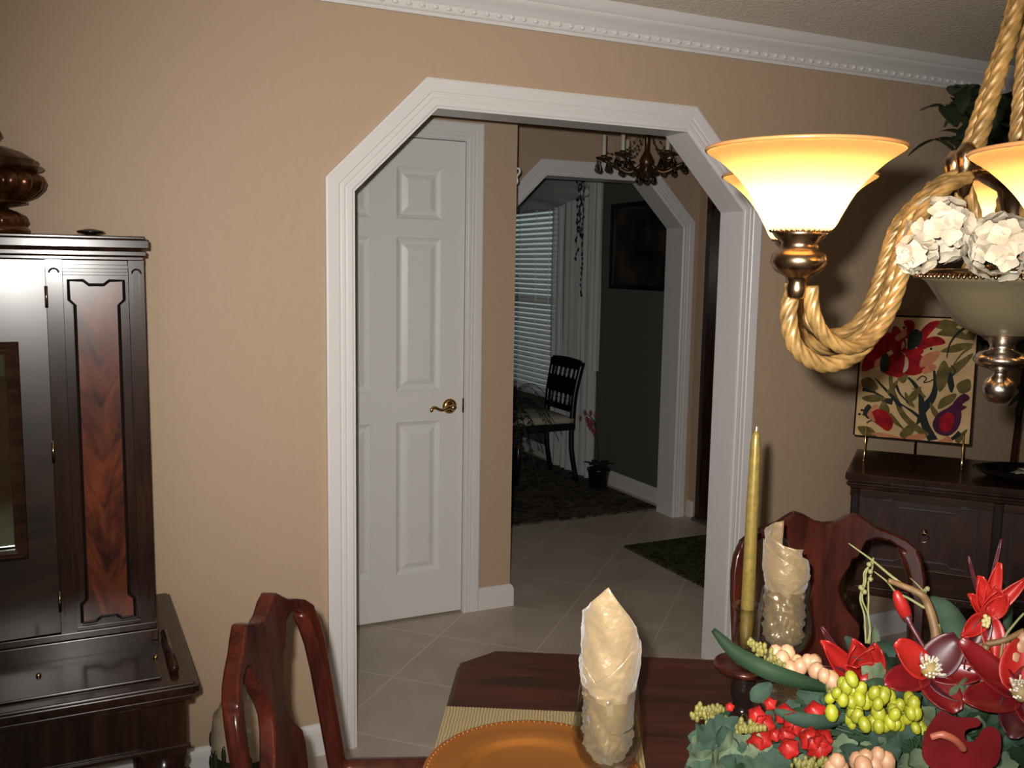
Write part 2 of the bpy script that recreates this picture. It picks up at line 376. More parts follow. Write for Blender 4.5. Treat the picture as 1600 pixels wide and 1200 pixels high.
# ------------------------------------------------------------------ white six-panel closet door
m = MB()
def slab_front(x0, x1, z0, z1, y): m.box(x0, x1, y, y+.035, z0, z1)
yd = YD+.004
cols = [(.937, 1.134), (1.243, 1.441)]
rows_ = [(.205, .87), (1.00, 1.64), (1.715, 1.925)]
z0, z1 = .012, 2.04
xs = [DX0, cols[0][0], cols[0][1], cols[1][0], cols[1][1], DX1]
for a, b in ((xs[0], xs[1]), (xs[2], xs[3]), (xs[4], xs[5])): slab_front(a, b, z0, z1, yd)
for a, b in ((xs[1], xs[2]), (xs[3], xs[4])):
    for c, d in ((z0, rows_[0][0]), (rows_[0][1], rows_[1][0]), (rows_[1][1], rows_[2][0]), (rows_[2][1], z1)): slab_front(a, b, c, d, yd)
    for c, d in rows_:
        R_ = []
        for ins, dep in ((0, 0), (.004, .004), (.018, .012), (.026, .012), (.046, .003), (.05, .002)):
            R_.append([(a+ins, yd+dep, c+ins), (b-ins, yd+dep, c+ins), (b-ins, yd+dep, d-ins), (a+ins, yd+dep, d-ins)])
        m.grid(R_, closed_u=True); m.face(R_[-1])
d1 = struct('door_1', m, door_m)
m = MB()   # rosette, lever
hx, hz = 1.482, .929
rx = Matrix.Rotation(PI/2, 3, 'X')
m.lathe([(0, .012), (.012, .014), (.022, .011), (.030, .008), (.033, .003), (.033, -.002)], (hx, yd, hz), 24, ax=rx)
m.lathe([(.010, .0), (.010, .030), (.013, .034), (.013, .05), (.009, .055), (0, .056)], (hx, yd, hz), 16, ax=rx)
pts = cr([(hx, yd-.045, hz), (hx-.025, yd-.048, hz+.002), (hx-.055, yd-.048, hz-.008), (hx-.085, yd-.046, hz+.004), (hx-.100, yd-.046, hz-.004), (hx-.098, yd-.046, hz-.013)], 5)
m.tube(pts, [.0085]*8+[.007]*(len(pts)-8), 10)
m.build('door_handle', brass, d1, smooth=True)
m = MB(); m.box(DX1-.004, DX1+.010, yd-.006, yd+.01, hz-.03, hz+.032); m.build('strike_plate', bronze, d1)
m = MB()
path = [(DX0-.006, 0), (DX0-.006, 2.046), (DX1+.006, 2.046), (DX1+.006, 0)]
m.sweep(path, casing_prof(.072, .018), lambda u, v, h: (u, YD-h, v))
m.sweep(path, [(-.003, YD-.004), (.014, YD-.004), (.014, YD+.06), (-.003, YD+.06)], lambda u, v, h: (u, h, v))
struct('trim_3', m, trim_m, bevel=.0008)
# front door
m = MB(); m.box(3.50, 3.54, .89, 1.79, .02, 2.02)
for a, b, c, d in ((.98, 1.30, .2, .9), (1.38, 1.70, .2, .9), (.98, 1.30, 1.05, 1.85), (1.38, 1.70, 1.05, 1.85)):
    R_ = [[(3.50-dp, a+i, c+i), (3.50-dp, b-i, c+i), (3.50-dp, b-i, d-i), (3.50-dp, a+i, d-i)] for i, dp in ((0, 0), (.01, .012), (.03, .012), (.05, .002))]
    m.grid(R_, closed_u=True)
struct('door_2', m, walnut)
m = MB()
m.sweep([(.865, 0), (.865, 2.045), (1.815, 2.045), (1.815, 0)], [(0, 0), (0, .02), (-.04, .02), (-.04, -.05), (0, -.05)], lambda u, v, h: (3.48-h, u, v))
struct('trim_4', m, walnut)
m = MB(); m.box(3.44, 3.52, .86, 1.82, 0, .018); struct('trim_5', m, plain('aluminium_threshold', (.16, .15, .13), .4, .6))
# little white hook on the closet corner
m = MB()
hk = Vector((XE, YD+.03, 1.92))
m.box(XE, XE+.006, hk.y-.012, hk.y+.012, 1.89, 1.955); m.tube(cr([(XE+.004, hk.y, 1.945), (XE+.02, hk.y-.004, 1.95), (XE+.026, hk.y-.004, 1.935), (XE+.012, hk.y-.004, 1.915), (XE+.016, hk.y-.004, 1.895), (XE+.010, hk.y-.004, 1.885)], 4), .005, 8)
tag(m.build('wall_hook', trim_m, smooth=True), 'small white scroll hook on the tan corner beyond the arch', 'hook')

# ------------------------------------------------------------------ sitting room seen through the second arch
m = MB()
m.box(3.50, 3.53, WY0, WY1, WZ0, WZ0+.05); m.box(3.50, 3.53, WY0, WY1, WZ1-.05, WZ1); m.box(3.50, 3.53, WY0, WY0+.05, WZ0, WZ1); m.box(3.50, 3.53, WY1-.05, WY1, WZ0, WZ1); m.box(3.50, 3.53, WY0, WY1, 1.25, 1.29)
wo = struct('window_1', m, trim_m)
m = MB(); m.box(3.515, 3.519, WY0+.05, WY1-.05, WZ0+.05, WZ1-.05); m.build('window_pane', glass, wo)['kind'] = 'structure'
b = thing('window_blind', 'white horizontal slat blind lowered over the sitting room window', 'blind', (3.46, 4.18, .5))
m = MB(); m.box(-.02, .02, -.57, .57, 1.50, 1.545); m.build('head_rail', white_pl, b)
m = MB()
for i in range(37):
    z = .03+i*.0402; rows = []
    for u in (-.022, -.012, 0, .012, .022):
        c, s_ = math.cos(.62), math.sin(.62)
        rows.append([(u*c, y, z+u*s_+.003-(u/.022)**2*.003) for y in (-.56, .56)])
    m.grid(rows)
m.build('slats', white_pl, b, solid=.002)
m = MB(); m.box(-.018, .018, -.56, .56, 0, .016); m.build('bottom_rail', white_pl, b)
for y in (-.42, -.2, .1, .42):
    m = MB(); m.tube([(-.024, y, .01), (-.024, y, 1.5)], .0022, 6); m.build('ladder_cord', white_pl, b)
# curtains
def drape(name, y0, y1, z0, z1, x, amp, waves, label, par):
    m = MB(); rows = []
    for i in range(15):
        z = z0+(z1-z0)*i/14; row = []
        for j in range(60):
            y = y0+(y1-y0)*j/59; row.append((x+amp*math.sin(waves*2*PI*j/59+.3*math.sin(i*.5))+.3*amp*math.sin(waves*5.1*j/59*PI), y, z))
        rows.append(row)
    m.grid(rows); o = m.build(name, sheer, par, smooth=True); return o
c = thing('sheer_curtain', 'grey-white sheer curtain hanging right of the slatted window blind', 'curtain', (3.40, 0, 0))
drape('curtain_panel', 2.95, 3.62, .015, 2.335, 0, .022, 7, '', c)
drape('jabot', 2.85, 3.2, .81, 2.335, -.035, .012, 4, '', c)
m = MB(); rows = []
for i in range(14):
    t = i/13; row = []
    for j in range(50):
        s_ = j/49; y = 3.0+s_*1.9; zlo = 2.02-.05*math.sin(s_*PI)
        z = 2.33+(zlo-2.33)*t; row.append((-.05+.040*math.sin((t*1.0+s_*.9)*16)*t, y, z))
    rows.append(row)
m.grid(rows); m.build('swag_valance', sheer, c, smooth=True)
m = MB(); m.tube([(0, 2.8, 2.335), (0, 4.95, 2.335)], .012, 10); m.build('curtain_rod', black_w, c, smooth=True)
g = MB(); random.seed(3)
for st in range(3):
    yb, zl = 3.02+st*.035, (1.33, 1.75, 1.6)[st]
    pth = [(3.305+.006*math.sin(q*1.7+st), yb+.008*math.sin(q*2.1+st*2), 2.31-(2.31-zl)*q/20) for q in range(21)]
    g.tube(pth, .0015, 5)
    for p in pth:
        for q in range(2): g.ball((p[0]+random.uniform(-.004, .004), p[1]+random.uniform(-.016, .016), p[2]+random.uniform(-.02, .02)), .007, sz=1.7, seg=6)
tag(g.build('bead_garland', black_w, smooth=True), 'dark strung garland hanging down the sheer curtain', 'garland')
# dark painting on the olive wall
p = thing('wall_painting', 'large dark picture in a black frame on the olive wall beside the curtain', 'picture', (3.478, 2.47, 1.39))
def pic_mat():
    m, nt, b = nodes_of('dark_canvas')
    tc = nt.nodes.new('ShaderNodeTexCoord'); n = nt.nodes.new('ShaderNodeTexNoise'); n.inputs['Scale'].default_value = 6; n.inputs['Detail'].default_value = 5
    r = nt.nodes.new('ShaderNodeValToRGB'); r.color_ramp.elements[0].position = .4; r.color_ramp.elements[0].color = (.006, .007, .006, 1); r.color_ramp.elements[1].position = .75; r.color_ramp.elements[1].color = (.07, .05, .035, 1)
    nt.links.new(tc.outputs['Object'], n.inputs[0]); nt.links.new(n.outputs['Fac'], r.inputs[0]); nt.links.new(r.outputs[0], b.inputs['Base Color']); setin(b, Roughness=.4)
    return m
m = MB(); m.box(-.015, -.002, -.38, .38, .03, .55); m.build('canvas', pic_mat(), p)
m = MB(); m.sweep([(-.38, .03), (.38, .03), (.38, .55), (-.38, .55), (-.38, .03)], [(0, 0), (0, .02), (-.03, .03), (-.03, 0)], lambda u, v, h: (-h, u, v)); m.build('frame', black_w, p)
# rugs
rugA = mat_rug('dark_floral_rug', [(.05, .04, .03), (.10, .08, .06), (.14, .12, .09), (.035, .03, .028)], 9)
rugB = mat_rug('green_scroll_rug', [(.030, .032, .012), (.062, .062, .026), (.095, .088, .040), (.026, .026, .012)], 13)
m = MB(); m.box(2.05, 3.40, 2.10, 4.6, 0.0005, .012); tag(m.build('area_rug', rugA), 'dark brown floral area rug under the sitting room chair', 'rug')
m = MB(); m.box(-.33, .33, -.46, .46, 0.0005, .012); o = m.build('door_rug', rugB); o.location = (3.075, 1.03, 0); tag(o, 'green and brown patterned mat lying by the dark front door', 'rug')
# dark dining chair with cream seat
cream = plain('cream_upholstery', (.36, .33, .25), .85, bmp=(120, .3, .002, 2))
ch = thing('side_chair', 'black wooden side chair with pierced back and cream seat by the blinds', 'chair', (3.03, 3.16, .0125))
m = MB(); rows = []
def seatgrid(mb, w0, w1, d0, d1, z0, z1, bulge=.02, n=10):
    top = []
    for i in range(n+1):
        row = []
        for j in range(n+1):
            u, v = i/n, j/n; x = d0+(d1-d0)*u; hw = w0+(w1-w0)*u; y = -hw+2*hw*v
            e = min(1, 6*min(u, 1-u, v, 1-v)); row.append((x, y, z1-.018*(1-e)**2+bulge*math.sin(PI*u)*math.sin(PI*v)))
        top.append(row)
    mb.grid(top); per = top[0]+[r[-1] for r in top[1:]]+top[-1][-2::-1]+[r[0] for r in top[-2:0:-1]]
    mb.grid([per, [(p_[0], p_[1], z0) for p_ in per]], closed_u=True); mb.face([(p_[0], p_[1], z0) for p_ in per][::-1])
seatgrid(m, .20, .215, -.24, .205, .425, .475); m.build('seat', cream, ch, smooth=True)
m = MB(); m.box(-.24, .22, -.21, .21, .375, .424); m.build('seat_frame', black_w, ch, bevel=.004)
for s_ in (-1, 1):
    m = MB(); m.tube(cr([(.20, s_*.19, .41), (.205, s_*.19, .22), (.245, s_*.195, 0)], 6), .019, 8); m.build('leg', black_w, ch, smooth=True)
    m = MB(); m.tube([(-.21, s_*.185, .40), (-.225, s_*.185, 0)], [.021, .015], 8); m.build('leg', black_w, ch, smooth=True)
    m = MB(); m.tube(cr([(.20, s_*.195, .40), (.215, s_*.197, .62), (.262, s_*.21, .855)], 6), .019, 8, flat=1.2); m.build('back_post', black_w, ch, smooth=True)
def cx_(z): return .202+.06*((z-.4)/.455)**2
for za, zb in ((.80, .865), (.62, .735), (.50, .54)):
    m = MB(); rows = [[(cx_(z)-.008+dx, y, z+(.012*math.cos(y*7) if z > .86 else 0)) for y in (-.20, -.1, 0, .1, .20)] for z, dx in ((za, 0), (zb, 0))]
    m.grid(rows); m.build('back_rail', black_w, ch, solid=.02)
for za, zb in ((.535, .625), (.73, .805)):
    for q in range(5):
        y = -.13+q*.065; m = MB(); zm = (za+zb)/2
        m.tube([(cx_(za), y-.012, za), (cx_(zm), y+.0, zm), (cx_(zb), y-.012, zb)], .005, 6); m.tube([(cx_(za), y+.012, za), (cx_(zm), y, zm), (cx_(zb), y+.012, zb)], .005, 6); m.ball((cx_(zm), y, zm), .011, seg=8); m.build('back_fret', black_w, ch, smooth=True)
# dark table behind the corner
t = thing('breakfast_table', 'dark table partly hidden behind the tan corner beside the black chair', 'table', (2.45, 3.35, .012))
m = MB(); m.lathe([(0, .70), (.40, .70), (.425, .712), (.43, .728), (.425, .738), (0, .74)], seg=40); m.build('tabletop', black_w, t, angle=40)
m = MB(); m.lathe([(.05, .70), (.045, .6), (.075, .45), (.04, .35), (.06, .2), (.05, .12), (0, .1)], seg=20); m.build('pedestal', black_w, t, smooth=True)
for q in range(3):
    a = q*2*PI/3+.5; m = MB(); m.tube(cr([(0, 0, .16), (.15*math.cos(a), .15*math.sin(a), .13), (.32*math.cos(a), .32*math.sin(a), .025)], 5), [.03]*5+[.025]*5+[.02], 8); m.build('foot', black_w, t, smooth=True)
bw = MB(); bw.lathe([(.03, 0), (.05, .004), (.09, .05), (.11, .10), (.105, .10), (.085, .052), (.04, .012), (0, .01)], (2.72, 3.22, .752), 24)
tag(bw.build('centre_bowl', plain('mottled_dark_ceramic', (.05, .055, .045), .3, var=.6, vscale=30), smooth=True), 'mottled dark bowl on the breakfast table in front of the blinds', 'bowl')
# fern on a slim stand in the shadow near the corner
leafd = plain('dark_fern_green', (.012, .020, .012), .7, var=.3, vscale=20)
fs = thing('plant_stand', 'slim black plant stand holding the dark fern behind the tan corner', 'stand', (2.50, 2.60, .012))
m = MB(); m.lathe([(0, .50), (.11, .50), (.115, .51), (.11, .52), (0, .52)], seg=24); m.build('stand_top', black_w, fs, angle=40)
m = MB(); m.lathe([(.03, .5), (.02, .4), (.035, .3), (.02, .2), (.03, .1), (.0, .08)], seg=12); m.build('column', black_w, fs, smooth=True)
for q in range(3):
    a = q*2*PI/3-PI/2+.5; m = MB(); m.tube(cr([(0, 0, .16), (.06*math.cos(a), .06*math.sin(a), .10), (.12*math.cos(a), .12*math.sin(a), .012)], 5), .012, 8); m.build('foot', black_w, fs, smooth=True)
fp = thing('potted_fern', 'dark drooping fern in a black pot on the slim plant stand', 'plant', (2.50, 2.60, .5325))
m = MB(); m.lathe([(.055, 0), (.075, .10), (.08, .105), (.07, .105), (.05, .08), (0, .08)], seg=20); m.build('pot', black_w, fp, smooth=True)
m = MB(); random.seed(5)
for q in range(46):
    a = random.uniform(0, 2*PI); L = random.uniform(.22, .40); rise = random.uniform(.05, .22); drop = random.uniform(.05, .5)
    pts = [Vector((math.cos(a)*L*s_, math.sin(a)*L*s_, .09+rise*math.sin(s_*PI*.8)-drop*s_*s_)) for s_ in [k/12 for k in range(13)]]
    side = Vector((-math.sin(a), math.cos(a), 0))
    m.tube(pts, .0018, 4)
    for k in range(2, 13):
        ww = .030*math.sin(PI*k/13.5)+.006
        for sg in (-1, 1):
            p0 = pts[k]; d_ = (pts[k]-pts[k-1]).normalized()
            m.face([p0-d_*.006, p0+side*sg*ww+d_*.012-Vector((0, 0, .006)), p0+d_*.006])
m.build('fronds', leafd, fp)
# orchid
orp = thing('potted_orchid', 'small pink orchid in a black pot on the floor by the curtain', 'plant', (3.314, 2.72, .0121))
m = MB(); m.lathe([(.055, 0), (.06, .01), (.075, .12), (.082, .125), (.082, .14), (.07, .14), (.06, .11), (0, .11)], seg=24); m.build('pot', black_w, orp, smooth=True)
m = MB()
def leaf(mb, base, dirv, L, W_, droop=.3, fold=.2, mi=0, n=7, up=Vector((0, 0, 1)), pw=.8):
    d_ = Vector(dirv).normalized(); side = d_.cross(up).normalized(); nn = side.cross(d_)
    rows = []
    for k in range(n+1):
        s_ = k/n; wv = W_*(math.sin(PI*min(1, (s_*.94+.03)))**pw)*.5
        c = Vector(base)+d_*L*s_-Vector((0, 0, 1))*droop*L*s_*s_
        rows.append([c-side*wv+nn*fold*wv, c, c+side*wv+nn*fold*wv])
    mb.grid(rows, mi=mi)
random.seed(8)
for q in range(6): a = q*1.05+.4; leaf(m, (0, 0, .13), (math.cos(a), math.sin(a), .9), .15, .06, .35)
m.build('leaves', leafd, orp, smooth=True, solid=.001)
pink = plain('pink_orchid_petal', (.36, .09, .14), .6)
m = MB(); sp_ = cr([(0, 0, .11), (-.01, .01, .30), (-.03, .03, .46), (-.08, .05, .52)], 6); m.tube(sp_, .003, 6); m.build('stem', leafd, orp, smooth=True)
m = MB(); random.seed(9)
for q in range(16):
    p_ = sp_[random.randint(9, 18)]+Vector((random.uniform(-.035, .035), random.uniform(-.035, .035), random.uniform(-.05, .03)))
    for k in range(5): a = k*2*PI/5; leaf(m, p_, (-.3, math.cos(a), math.sin(a)), .026, .022, 0, .1, n=3, up=Vector((-1, .2, 0)))
m.build('blossoms', pink, orp)

# ------------------------------------------------------------------ foyer crystal chandelier
fc = thing('crystal_chandelier', 'small brass chandelier with candle sleeves and crystal drops beyond the arch', 'chandelier', (2.56, 1.12, 1.945))
fbr = plain('dark_old_brass', (.10, .055, .025), .35, .7)
m = MB(); m.lathe([(0, .01), (.02, .015), (.03, .03), (.018, .05), (.012, .06), (.03, .075), (.035, .10), (.02, .13), (.01, .15), (.012, .22), (.028, .24), (.028, .26), (.01, .28), (.008, .39), (0, .39)], seg=18); m.build('stem', fbr, fc, smooth=True)
m = MB()
m.lathe([(0, .380), (.055, .390), (.06, .4265), (0, .4265)], seg=20); m.build('canopy', fbr, fc, smooth=True)
sleeve = plain('ivory_candle_sleeve', (.50, .46, .36), .5)
def crystal(mb, c, L):   # faceted pear drop
    x, y, z = c; mb.ball((x, y, z), .005, seg=6)
    mb.lathe([(0, 0), (.004, -.004), (.004+L*.16, -L*.55), (L*.30, -L*.8), (L*.16, -L*.97), (0, -L*1.02)], (x, y, z-.005), 8)
for q in range(6):
    a = q*PI/3+.42; ca, sa = math.cos(a), math.sin(a)
    m = MB(); m.tube(cr([(.02*ca, .02*sa, .08), (.08*ca, .08*sa, .045), (.15*ca, .15*sa, .075), (.205*ca, .205*sa, .105)], 5), [.010]*12+[.007]*4, 8)
    arm = m.build('arm', fbr, fc, smooth=True)
    m = MB(); m.lathe([(.006, -.006), (.02, 0), (.038, .006), (.040, .012), (.015, .010), (.013, .022), (0, .022)], (.205*ca, .205*sa, .105), 16); m.build('bobeche', fbr, arm, smooth=True)
    m = MB(); m.lathe([(.0105, 0), (.0105, .095), (.007, .099), (0, .099)], (.205*ca, .205*sa, .125), 12); m.build('candle_sleeve', sleeve, arm, smooth=True)
    m = MB(); m.lathe([(.004, 0), (.010, .010), (.011, .02), (.006, .035), (.001, .047)], (.205*ca, .205*sa, .223), 10); m.build('bulb', glass, arm, smooth=True)
    for k in range(4):
        b2 = k*PI/2; m = MB(); crystal(m, (.205*ca+.036*math.cos(b2), .205*sa+.036*math.sin(b2), .098), .050); m.build('crystal_drop', crystal_m, arm)
for k in range(6):
    a = k*PI/3+.9; m = MB(); crystal(m, (.04*math.cos(a), .04*math.sin(a), .05), .055); m.build('crystal_drop', crystal_m, fc)
for q in range(6):
    a = q*PI/3+.42; m = MB(); pts = []
    for k in range(9):
        s_ = k/8; r_ = .02+.17*s_; z = .25-.11*s_-.05*math.sin(PI*s_); pts.append((r_*math.cos(a), r_*math.sin(a), z)); m.ball(pts[-1], .0055, seg=6)
    m.tube(pts, .0012, 5); m.build('crystal_strand', crystal_m, fc)

# ------------------------------------------------------------------ china cabinet on a stand (left)
CX0, CX1, CYF = -.79, .178, -.36
cb = thing('china_cabinet', 'dark walnut china cabinet on a legged stand against the tan wall', 'cabinet', (-.306, -.30, 0))
def B(o): return (o.location.x, o.location.y, o.location.z)
def lb(parent):   # world-coordinate mesh builder re-based to its parent
    px, py, pz = B(parent)
    class L(MB):
        def build(s, name, mats, par=None, **k):
            bmesh.ops.translate(s.bm, verts=s.bm.verts, vec=(-px, -py, -pz)); return MB.build(s, name, mats, par or parent, **k)
    return L()
ST = .595; SY = -.66; SX0, SX1 = -.855, .243
m = lb(cb)   # stand top with moulded edge
for ins, za, zb in ((0, ST-.022, ST-.004), (.008, ST-.030, ST), (.014, ST-.045, ST-.03)): m.box(SX0+ins, SX1-ins, SY+ins, -.03, za, zb)
m.build('stand_top', walnut, bevel=.003)
m = lb(cb); m.box(SX0+.10, SX1-.075, SY+.05, SY+.29, ST, ST+.006); m.build('lid_panel', walnut, bevel=.002)
for x in (SX0+.045, SX1-.045):
    m = lb(cb); m.tube([(x, -.36, ST+.010), (x, SY+.07, ST+.010)], .010, 8); m.build('side_rail', walnut, smooth=True)
for x in (-.08, -.5, .165):
    m = lb(cb); m.ball((x, SY+.16, ST+.008), .006, seg=8); m.build('stud', brass, smooth=True)
m = lb(cb); m.box(SX0+.03, SX1-.03, SY+.02, SY+.045, ST-.155, ST-.045); m.box(SX0+.03, SX0+.055, SY+.02, -.04, ST-.155, ST-.045); m.box(SX1-.055, SX1-.03, SY+.02, -.04, ST-.155, ST-.045)
m.box(SX0+.03, SX1-.03, -.065, -.04, ST-.155, ST-.045)
m.box(SX0+.02, SX1-.02, SY+.010, SY+.02, ST-.155, ST-.145); m.build('apron', walnut, bevel=.002)
for x, y in ((SX0+.075, SY+.065), (SX1-.075, SY+.065), (SX0+.075, -.085), (SX1-.075, -.085)):
    m = lb(cb); m.box(x-.046, x+.046, y-.051, y+.045, ST-.17, ST-.0455)
    m.lathe([(.03, ST-.17), (.050, ST-.19), (.052, ST-.205), (.042, ST-.215), (.058, ST-.235), (.066, ST-.265), (.062, ST-.295), (.048, ST-.305), (.056, ST-.325), (.060, ST-.35), (.05, ST-.37), (.034, ST-.385), (.042, ST-.40), (.036, .10), (.045, .08), (.052, .05), (.045, .02), (.03, 0)], (x, y, 0), 24, lobes=8, amp=.10)
    m.build('leg', walnut, angle=40)
m = lb(cb)   # carcass
m.box(CX0, CX0+.02, CYF+.02, -.03, ST, 1.525); m.box(CX1-.02, CX1, CYF+.02, -.03, ST, 1.525); m.box(CX0, CX1, -.045, -.03, ST, 1.525); m.box(CX0, CX1, CYF+.02, -.03, ST, ST+.02); m.box(CX0, CX1, CYF+.02, -.03, 1.505, 1.525)
m.box(CX0-.006, CX1+.006, CYF-.012, CYF+.02, ST, ST+.028); m.box(CX0-.003, CX1+.003, CYF-.006, CYF+.02, ST+.028, ST+.045)
m.build('carcass', walnut, bevel=.002)
m = lb(cb)   # cornice
for ins, za, zb in ((.0, 1.525, 1.535), (-.006, 1.535, 1.548), (.004, 1.548, 1.553), (-.012, 1.553, 1.574), (-.004, 1.574, 1.582)): m.box(CX0+ins, CX1-ins, CYF+ins, -.03, za, zb)
m.build('cornice', walnut, bevel=.004)
def notched(x0, x1, z0, z1, n=.012, nz=.045, cw=.05, cd=.016):
    """field with shouldered corners and a dropped centre at top and bottom"""
    c = (x0+x1)/2
    top = [(x0, z1), (c-cw, z1), (c-cw+.012, z1-cd), (c+cw-.012, z1-cd), (c+cw, z1), (x1, z1)]
    return [(x0, z0), (x0, z0+nz), (x0+n, z0+nz+n), (x0+n, z1-nz-n), (x0, z1-nz)]+top+[(x1, z1-nz), (x1-n, z1-nz-n), (x1-n, z0+nz+n), (x1, z0+nz), (x1, z0), (c+cw, z0), (c+cw-.012, z0+cd), (c-cw+.012, z0+cd), (c-cw, z0)]
for sgn in (1, -1):
    mx_ = (lambda x: x) if sgn == 1 else (lambda x: CX0+CX1-x)
    def bx(m, a, b, *r): a, b = sorted((mx_(a), mx_(b))); m.box(a, b, *r)
    m = lb(cb)
    for a in (-.032, .143):   # fluted pilasters
        bx(m, a, a+.034, CYF, CYF+.03, ST+.045, 1.525)
        for q in (.007, .023): bx(m, a+q, a+q+.004, CYF-.004, CYF, ST+.09, 1.495)
        z_ = 1.495; xc = mx_(a+.017)
        m.tube([(xc+.010*math.cos(t), CYF-.002, z_+.010*math.sin(t)) for t in [PI*k/8 for k in range(9)]], .0025, 6)
    m.build('pilaster', walnut, angle=40)
    m = lb(cb); bx(m, .002, .143, CYF+.012, CYF+.03, ST+.045, 1.525)
    bx(m, .002, .143, CYF+.0, CYF+.012, 1.505, 1.515); bx(m, .002, .143, CYF+.004, CYF+.012, 1.490, 1.498); bx(m, .002, .143, CYF+.0, CYF+.012, ST+.045, ST+.055)
    m.build('side_frame', walnut, bevel=.001)
    pts = [(mx_(x), z) for x, z in notched(.014, .132, ST+.062, 1.478, cw=.028, cd=.010)]
    xc = mx_(.073)
    pm = MB(); pm.prism([(x-xc, z-1.05) for x, z in pts], -.002, .0, lambda u, v, w_: (u, w_, v))
    o = pm.build('veneer_panel', flame, cb); o.location = (xc-B(cb)[0], CYF+.010-B(cb)[1], 1.05)
    m = lb(cb); m.tube([(x, CYF+.009, z) for x, z in pts]+[(pts[0][0], CYF+.009, pts[0][1])], .0042, 6); m.build('panel_moulding', black_w)
DC = -.306; DH = .272
m = lb(cb)
outer = [(DC-DH, ST+.048), (DC+DH, ST+.048), (DC+DH, 1.523), (DC-DH, 1.523)]
hw, hz0, hz1 = .188, .855, 1.315
hole = [(DC-hw, hz0), (DC+hw, hz0), (DC+hw, hz1), (DC+hw-.05, hz1), (DC+hw-.075, hz1+.05), (DC-hw+.075, hz1+.05), (DC-hw+.05, hz1), (DC-hw, hz1)]
f_ = lambda u, v, w_: (u, w_, v)
ya, yb_ = CYF+.002, CYF+.024
m.prism([outer[0], outer[1], (DC+DH, hz0), (DC-DH, hz0)], ya, yb_, f_)
m.prism([(DC-DH, hz0), (DC-hw, hz0), (DC-hw, hz1), (DC-DH, hz1)], ya, yb_, f_)
m.prism([(DC+hw, hz0), (DC+DH, hz0), (DC+DH, hz1), (DC+hw, hz1)], ya, yb_, f_)
m.prism([(DC-DH, hz1), (DC-hw, hz1), (DC-hw+.05, hz1), (DC-hw+.075, hz1+.05), (DC+hw-.075, hz1+.05), (DC+hw-.05, hz1), (DC+hw, hz1), (DC+DH, hz1), outer[2], outer[3]], ya, yb_, f_)
dr = m.build('door', wood('french_polished_walnut', (.012, .006, .0045), (.035, .015, .010), .3, (3, 14, 14), 2.0, coat=1.0))
m = lb(cb); hp = [(x, z) for x, z in hole]; hp = hp+[hp[0]]
m.sweep([(x, z) for x, z in hole]+[hole[0]], [(.004, 0), (.004, .008), (-.004, .012), (-.010, .009), (-.014, .012), (-.022, .006), (-.024, 0)], lambda u, v, h: (u, CYF+.002-h, v)); m.build('mirror_frame', walnut_lt, dr)
m = lb(cb); m.prism(hole, CYF+.014, CYF+.018, f_); m.build('mirror', plain('old_mirror_glass', (.55, .62, .58), .03, 1.0), dr)
for z in (1.44, .72, 1.08):
    m = lb(cb); m.tube([(-.0335, CYF-.002, z-.025), (-.0335, CYF-.002, z+.025)], .0035, 8); m.build('hinge', bronze, dr, smooth=True)
hp_ = Vector((DC+DH, CYF+.024, 0))-Vector((B(cb)[0], B(cb)[1], 0))
dr.matrix_local = Matrix.Translation(hp_) @ Matrix.Rotation(math.radians(2.4), 4, 'Z') @ Matrix.Translation(-hp_)

# urn and small dish on top of the cabinet
u_ = thing('lidded_urn', 'dark bronze gadrooned lidded urn on top of the walnut cabinet', 'urn', (-.131, -.20, 1.5825))
m = MB(); m.lathe([(0, 0), (.062, 0), (.066, .004), (.068, .012), (.060, .020)], seg=48); m.lathe([(.058, .018), (.064, .028), (.060, .043), (.040, .054), (.024, .060), (.022, .068)], seg=64, lobes=14, amp=.12); m.build('foot', urn_m, u_, smooth=True)
m = MB(); m.lathe([(.022, .064), (.052, .070), (.066, .073), (.066, .078), (.058, .080)], seg=48)
m.lathe([(.058, .078), (.082, .090), (.099, .107), (.104, .122), (.098, .138), (.080, .148)], seg=96, lobes=16, amp=.13); m.build('body', urn_m, u_, smooth=True)
m = MB(); m.lathe([(.078, .146), (.098, .150), (.103, .155), (.101, .160), (.090, .164), (.092, .172), (.086, .176), (.060, .192), (.025, .203), (0, .206)], seg=48, lobes=12, amp=.03); m.build('lid', urn_m, u_, smooth=True)
m = MB(); m.lathe([(0, .204), (.012, .206), (.010, .214), (.020, .226), (.016, .238), (0, .244)], seg=20); m.build('finial', urn_m, u_, smooth=True)
m = MB(); m.lathe([(0, 0), (.012, 0), (.014, .004), (.030, .008), (.032, .010), (.028, .012), (.012, .016), (0, .017)], (0, 0, 0), 24)
o = m.build('trinket_dish', black_w, smooth=True); o.location = (.068, -.25, 1.583); tag(o, 'tiny flat dark dish near the right end of the cabinet top', 'dish')

# ------------------------------------------------------------------ ceramic floor vase behind the left chair
cer = plain('beige_crackle_ceramic', (.44, .35, .24), .25, var=.15, vscale=18); cerd = plain('dark_leaf_glaze', (.022, .028, .014), .25, var=.5, vscale=40)
v_ = thing('floor_vase', 'beige and dark green ceramic vase on the floor behind the left chair', 'vase', (.432, -.17, 0))
m = MB(); m.lathe([(0, 0), (.06, 0), (.065, .01), (.058, .02), (.085, .06), (.100, .11), (.104, .155)], seg=40); m.lathe([(.104, .155), (.106, .16), (.104, .165)], seg=40); m.build('lower_body', cerd, v_, smooth=True)
m = MB(); m.lathe([(.103, .165), (.106, .20), (.100, .245), (.098, .262), (.086, .272), (.080, .290), (.040, .300), (.030, .312), (.026, .34), (.022, .365), (.027, .372), (.026, .378), (.018, .376), (.018, .34)], seg=40); m.build('upper_body', cer, v_, smooth=True)
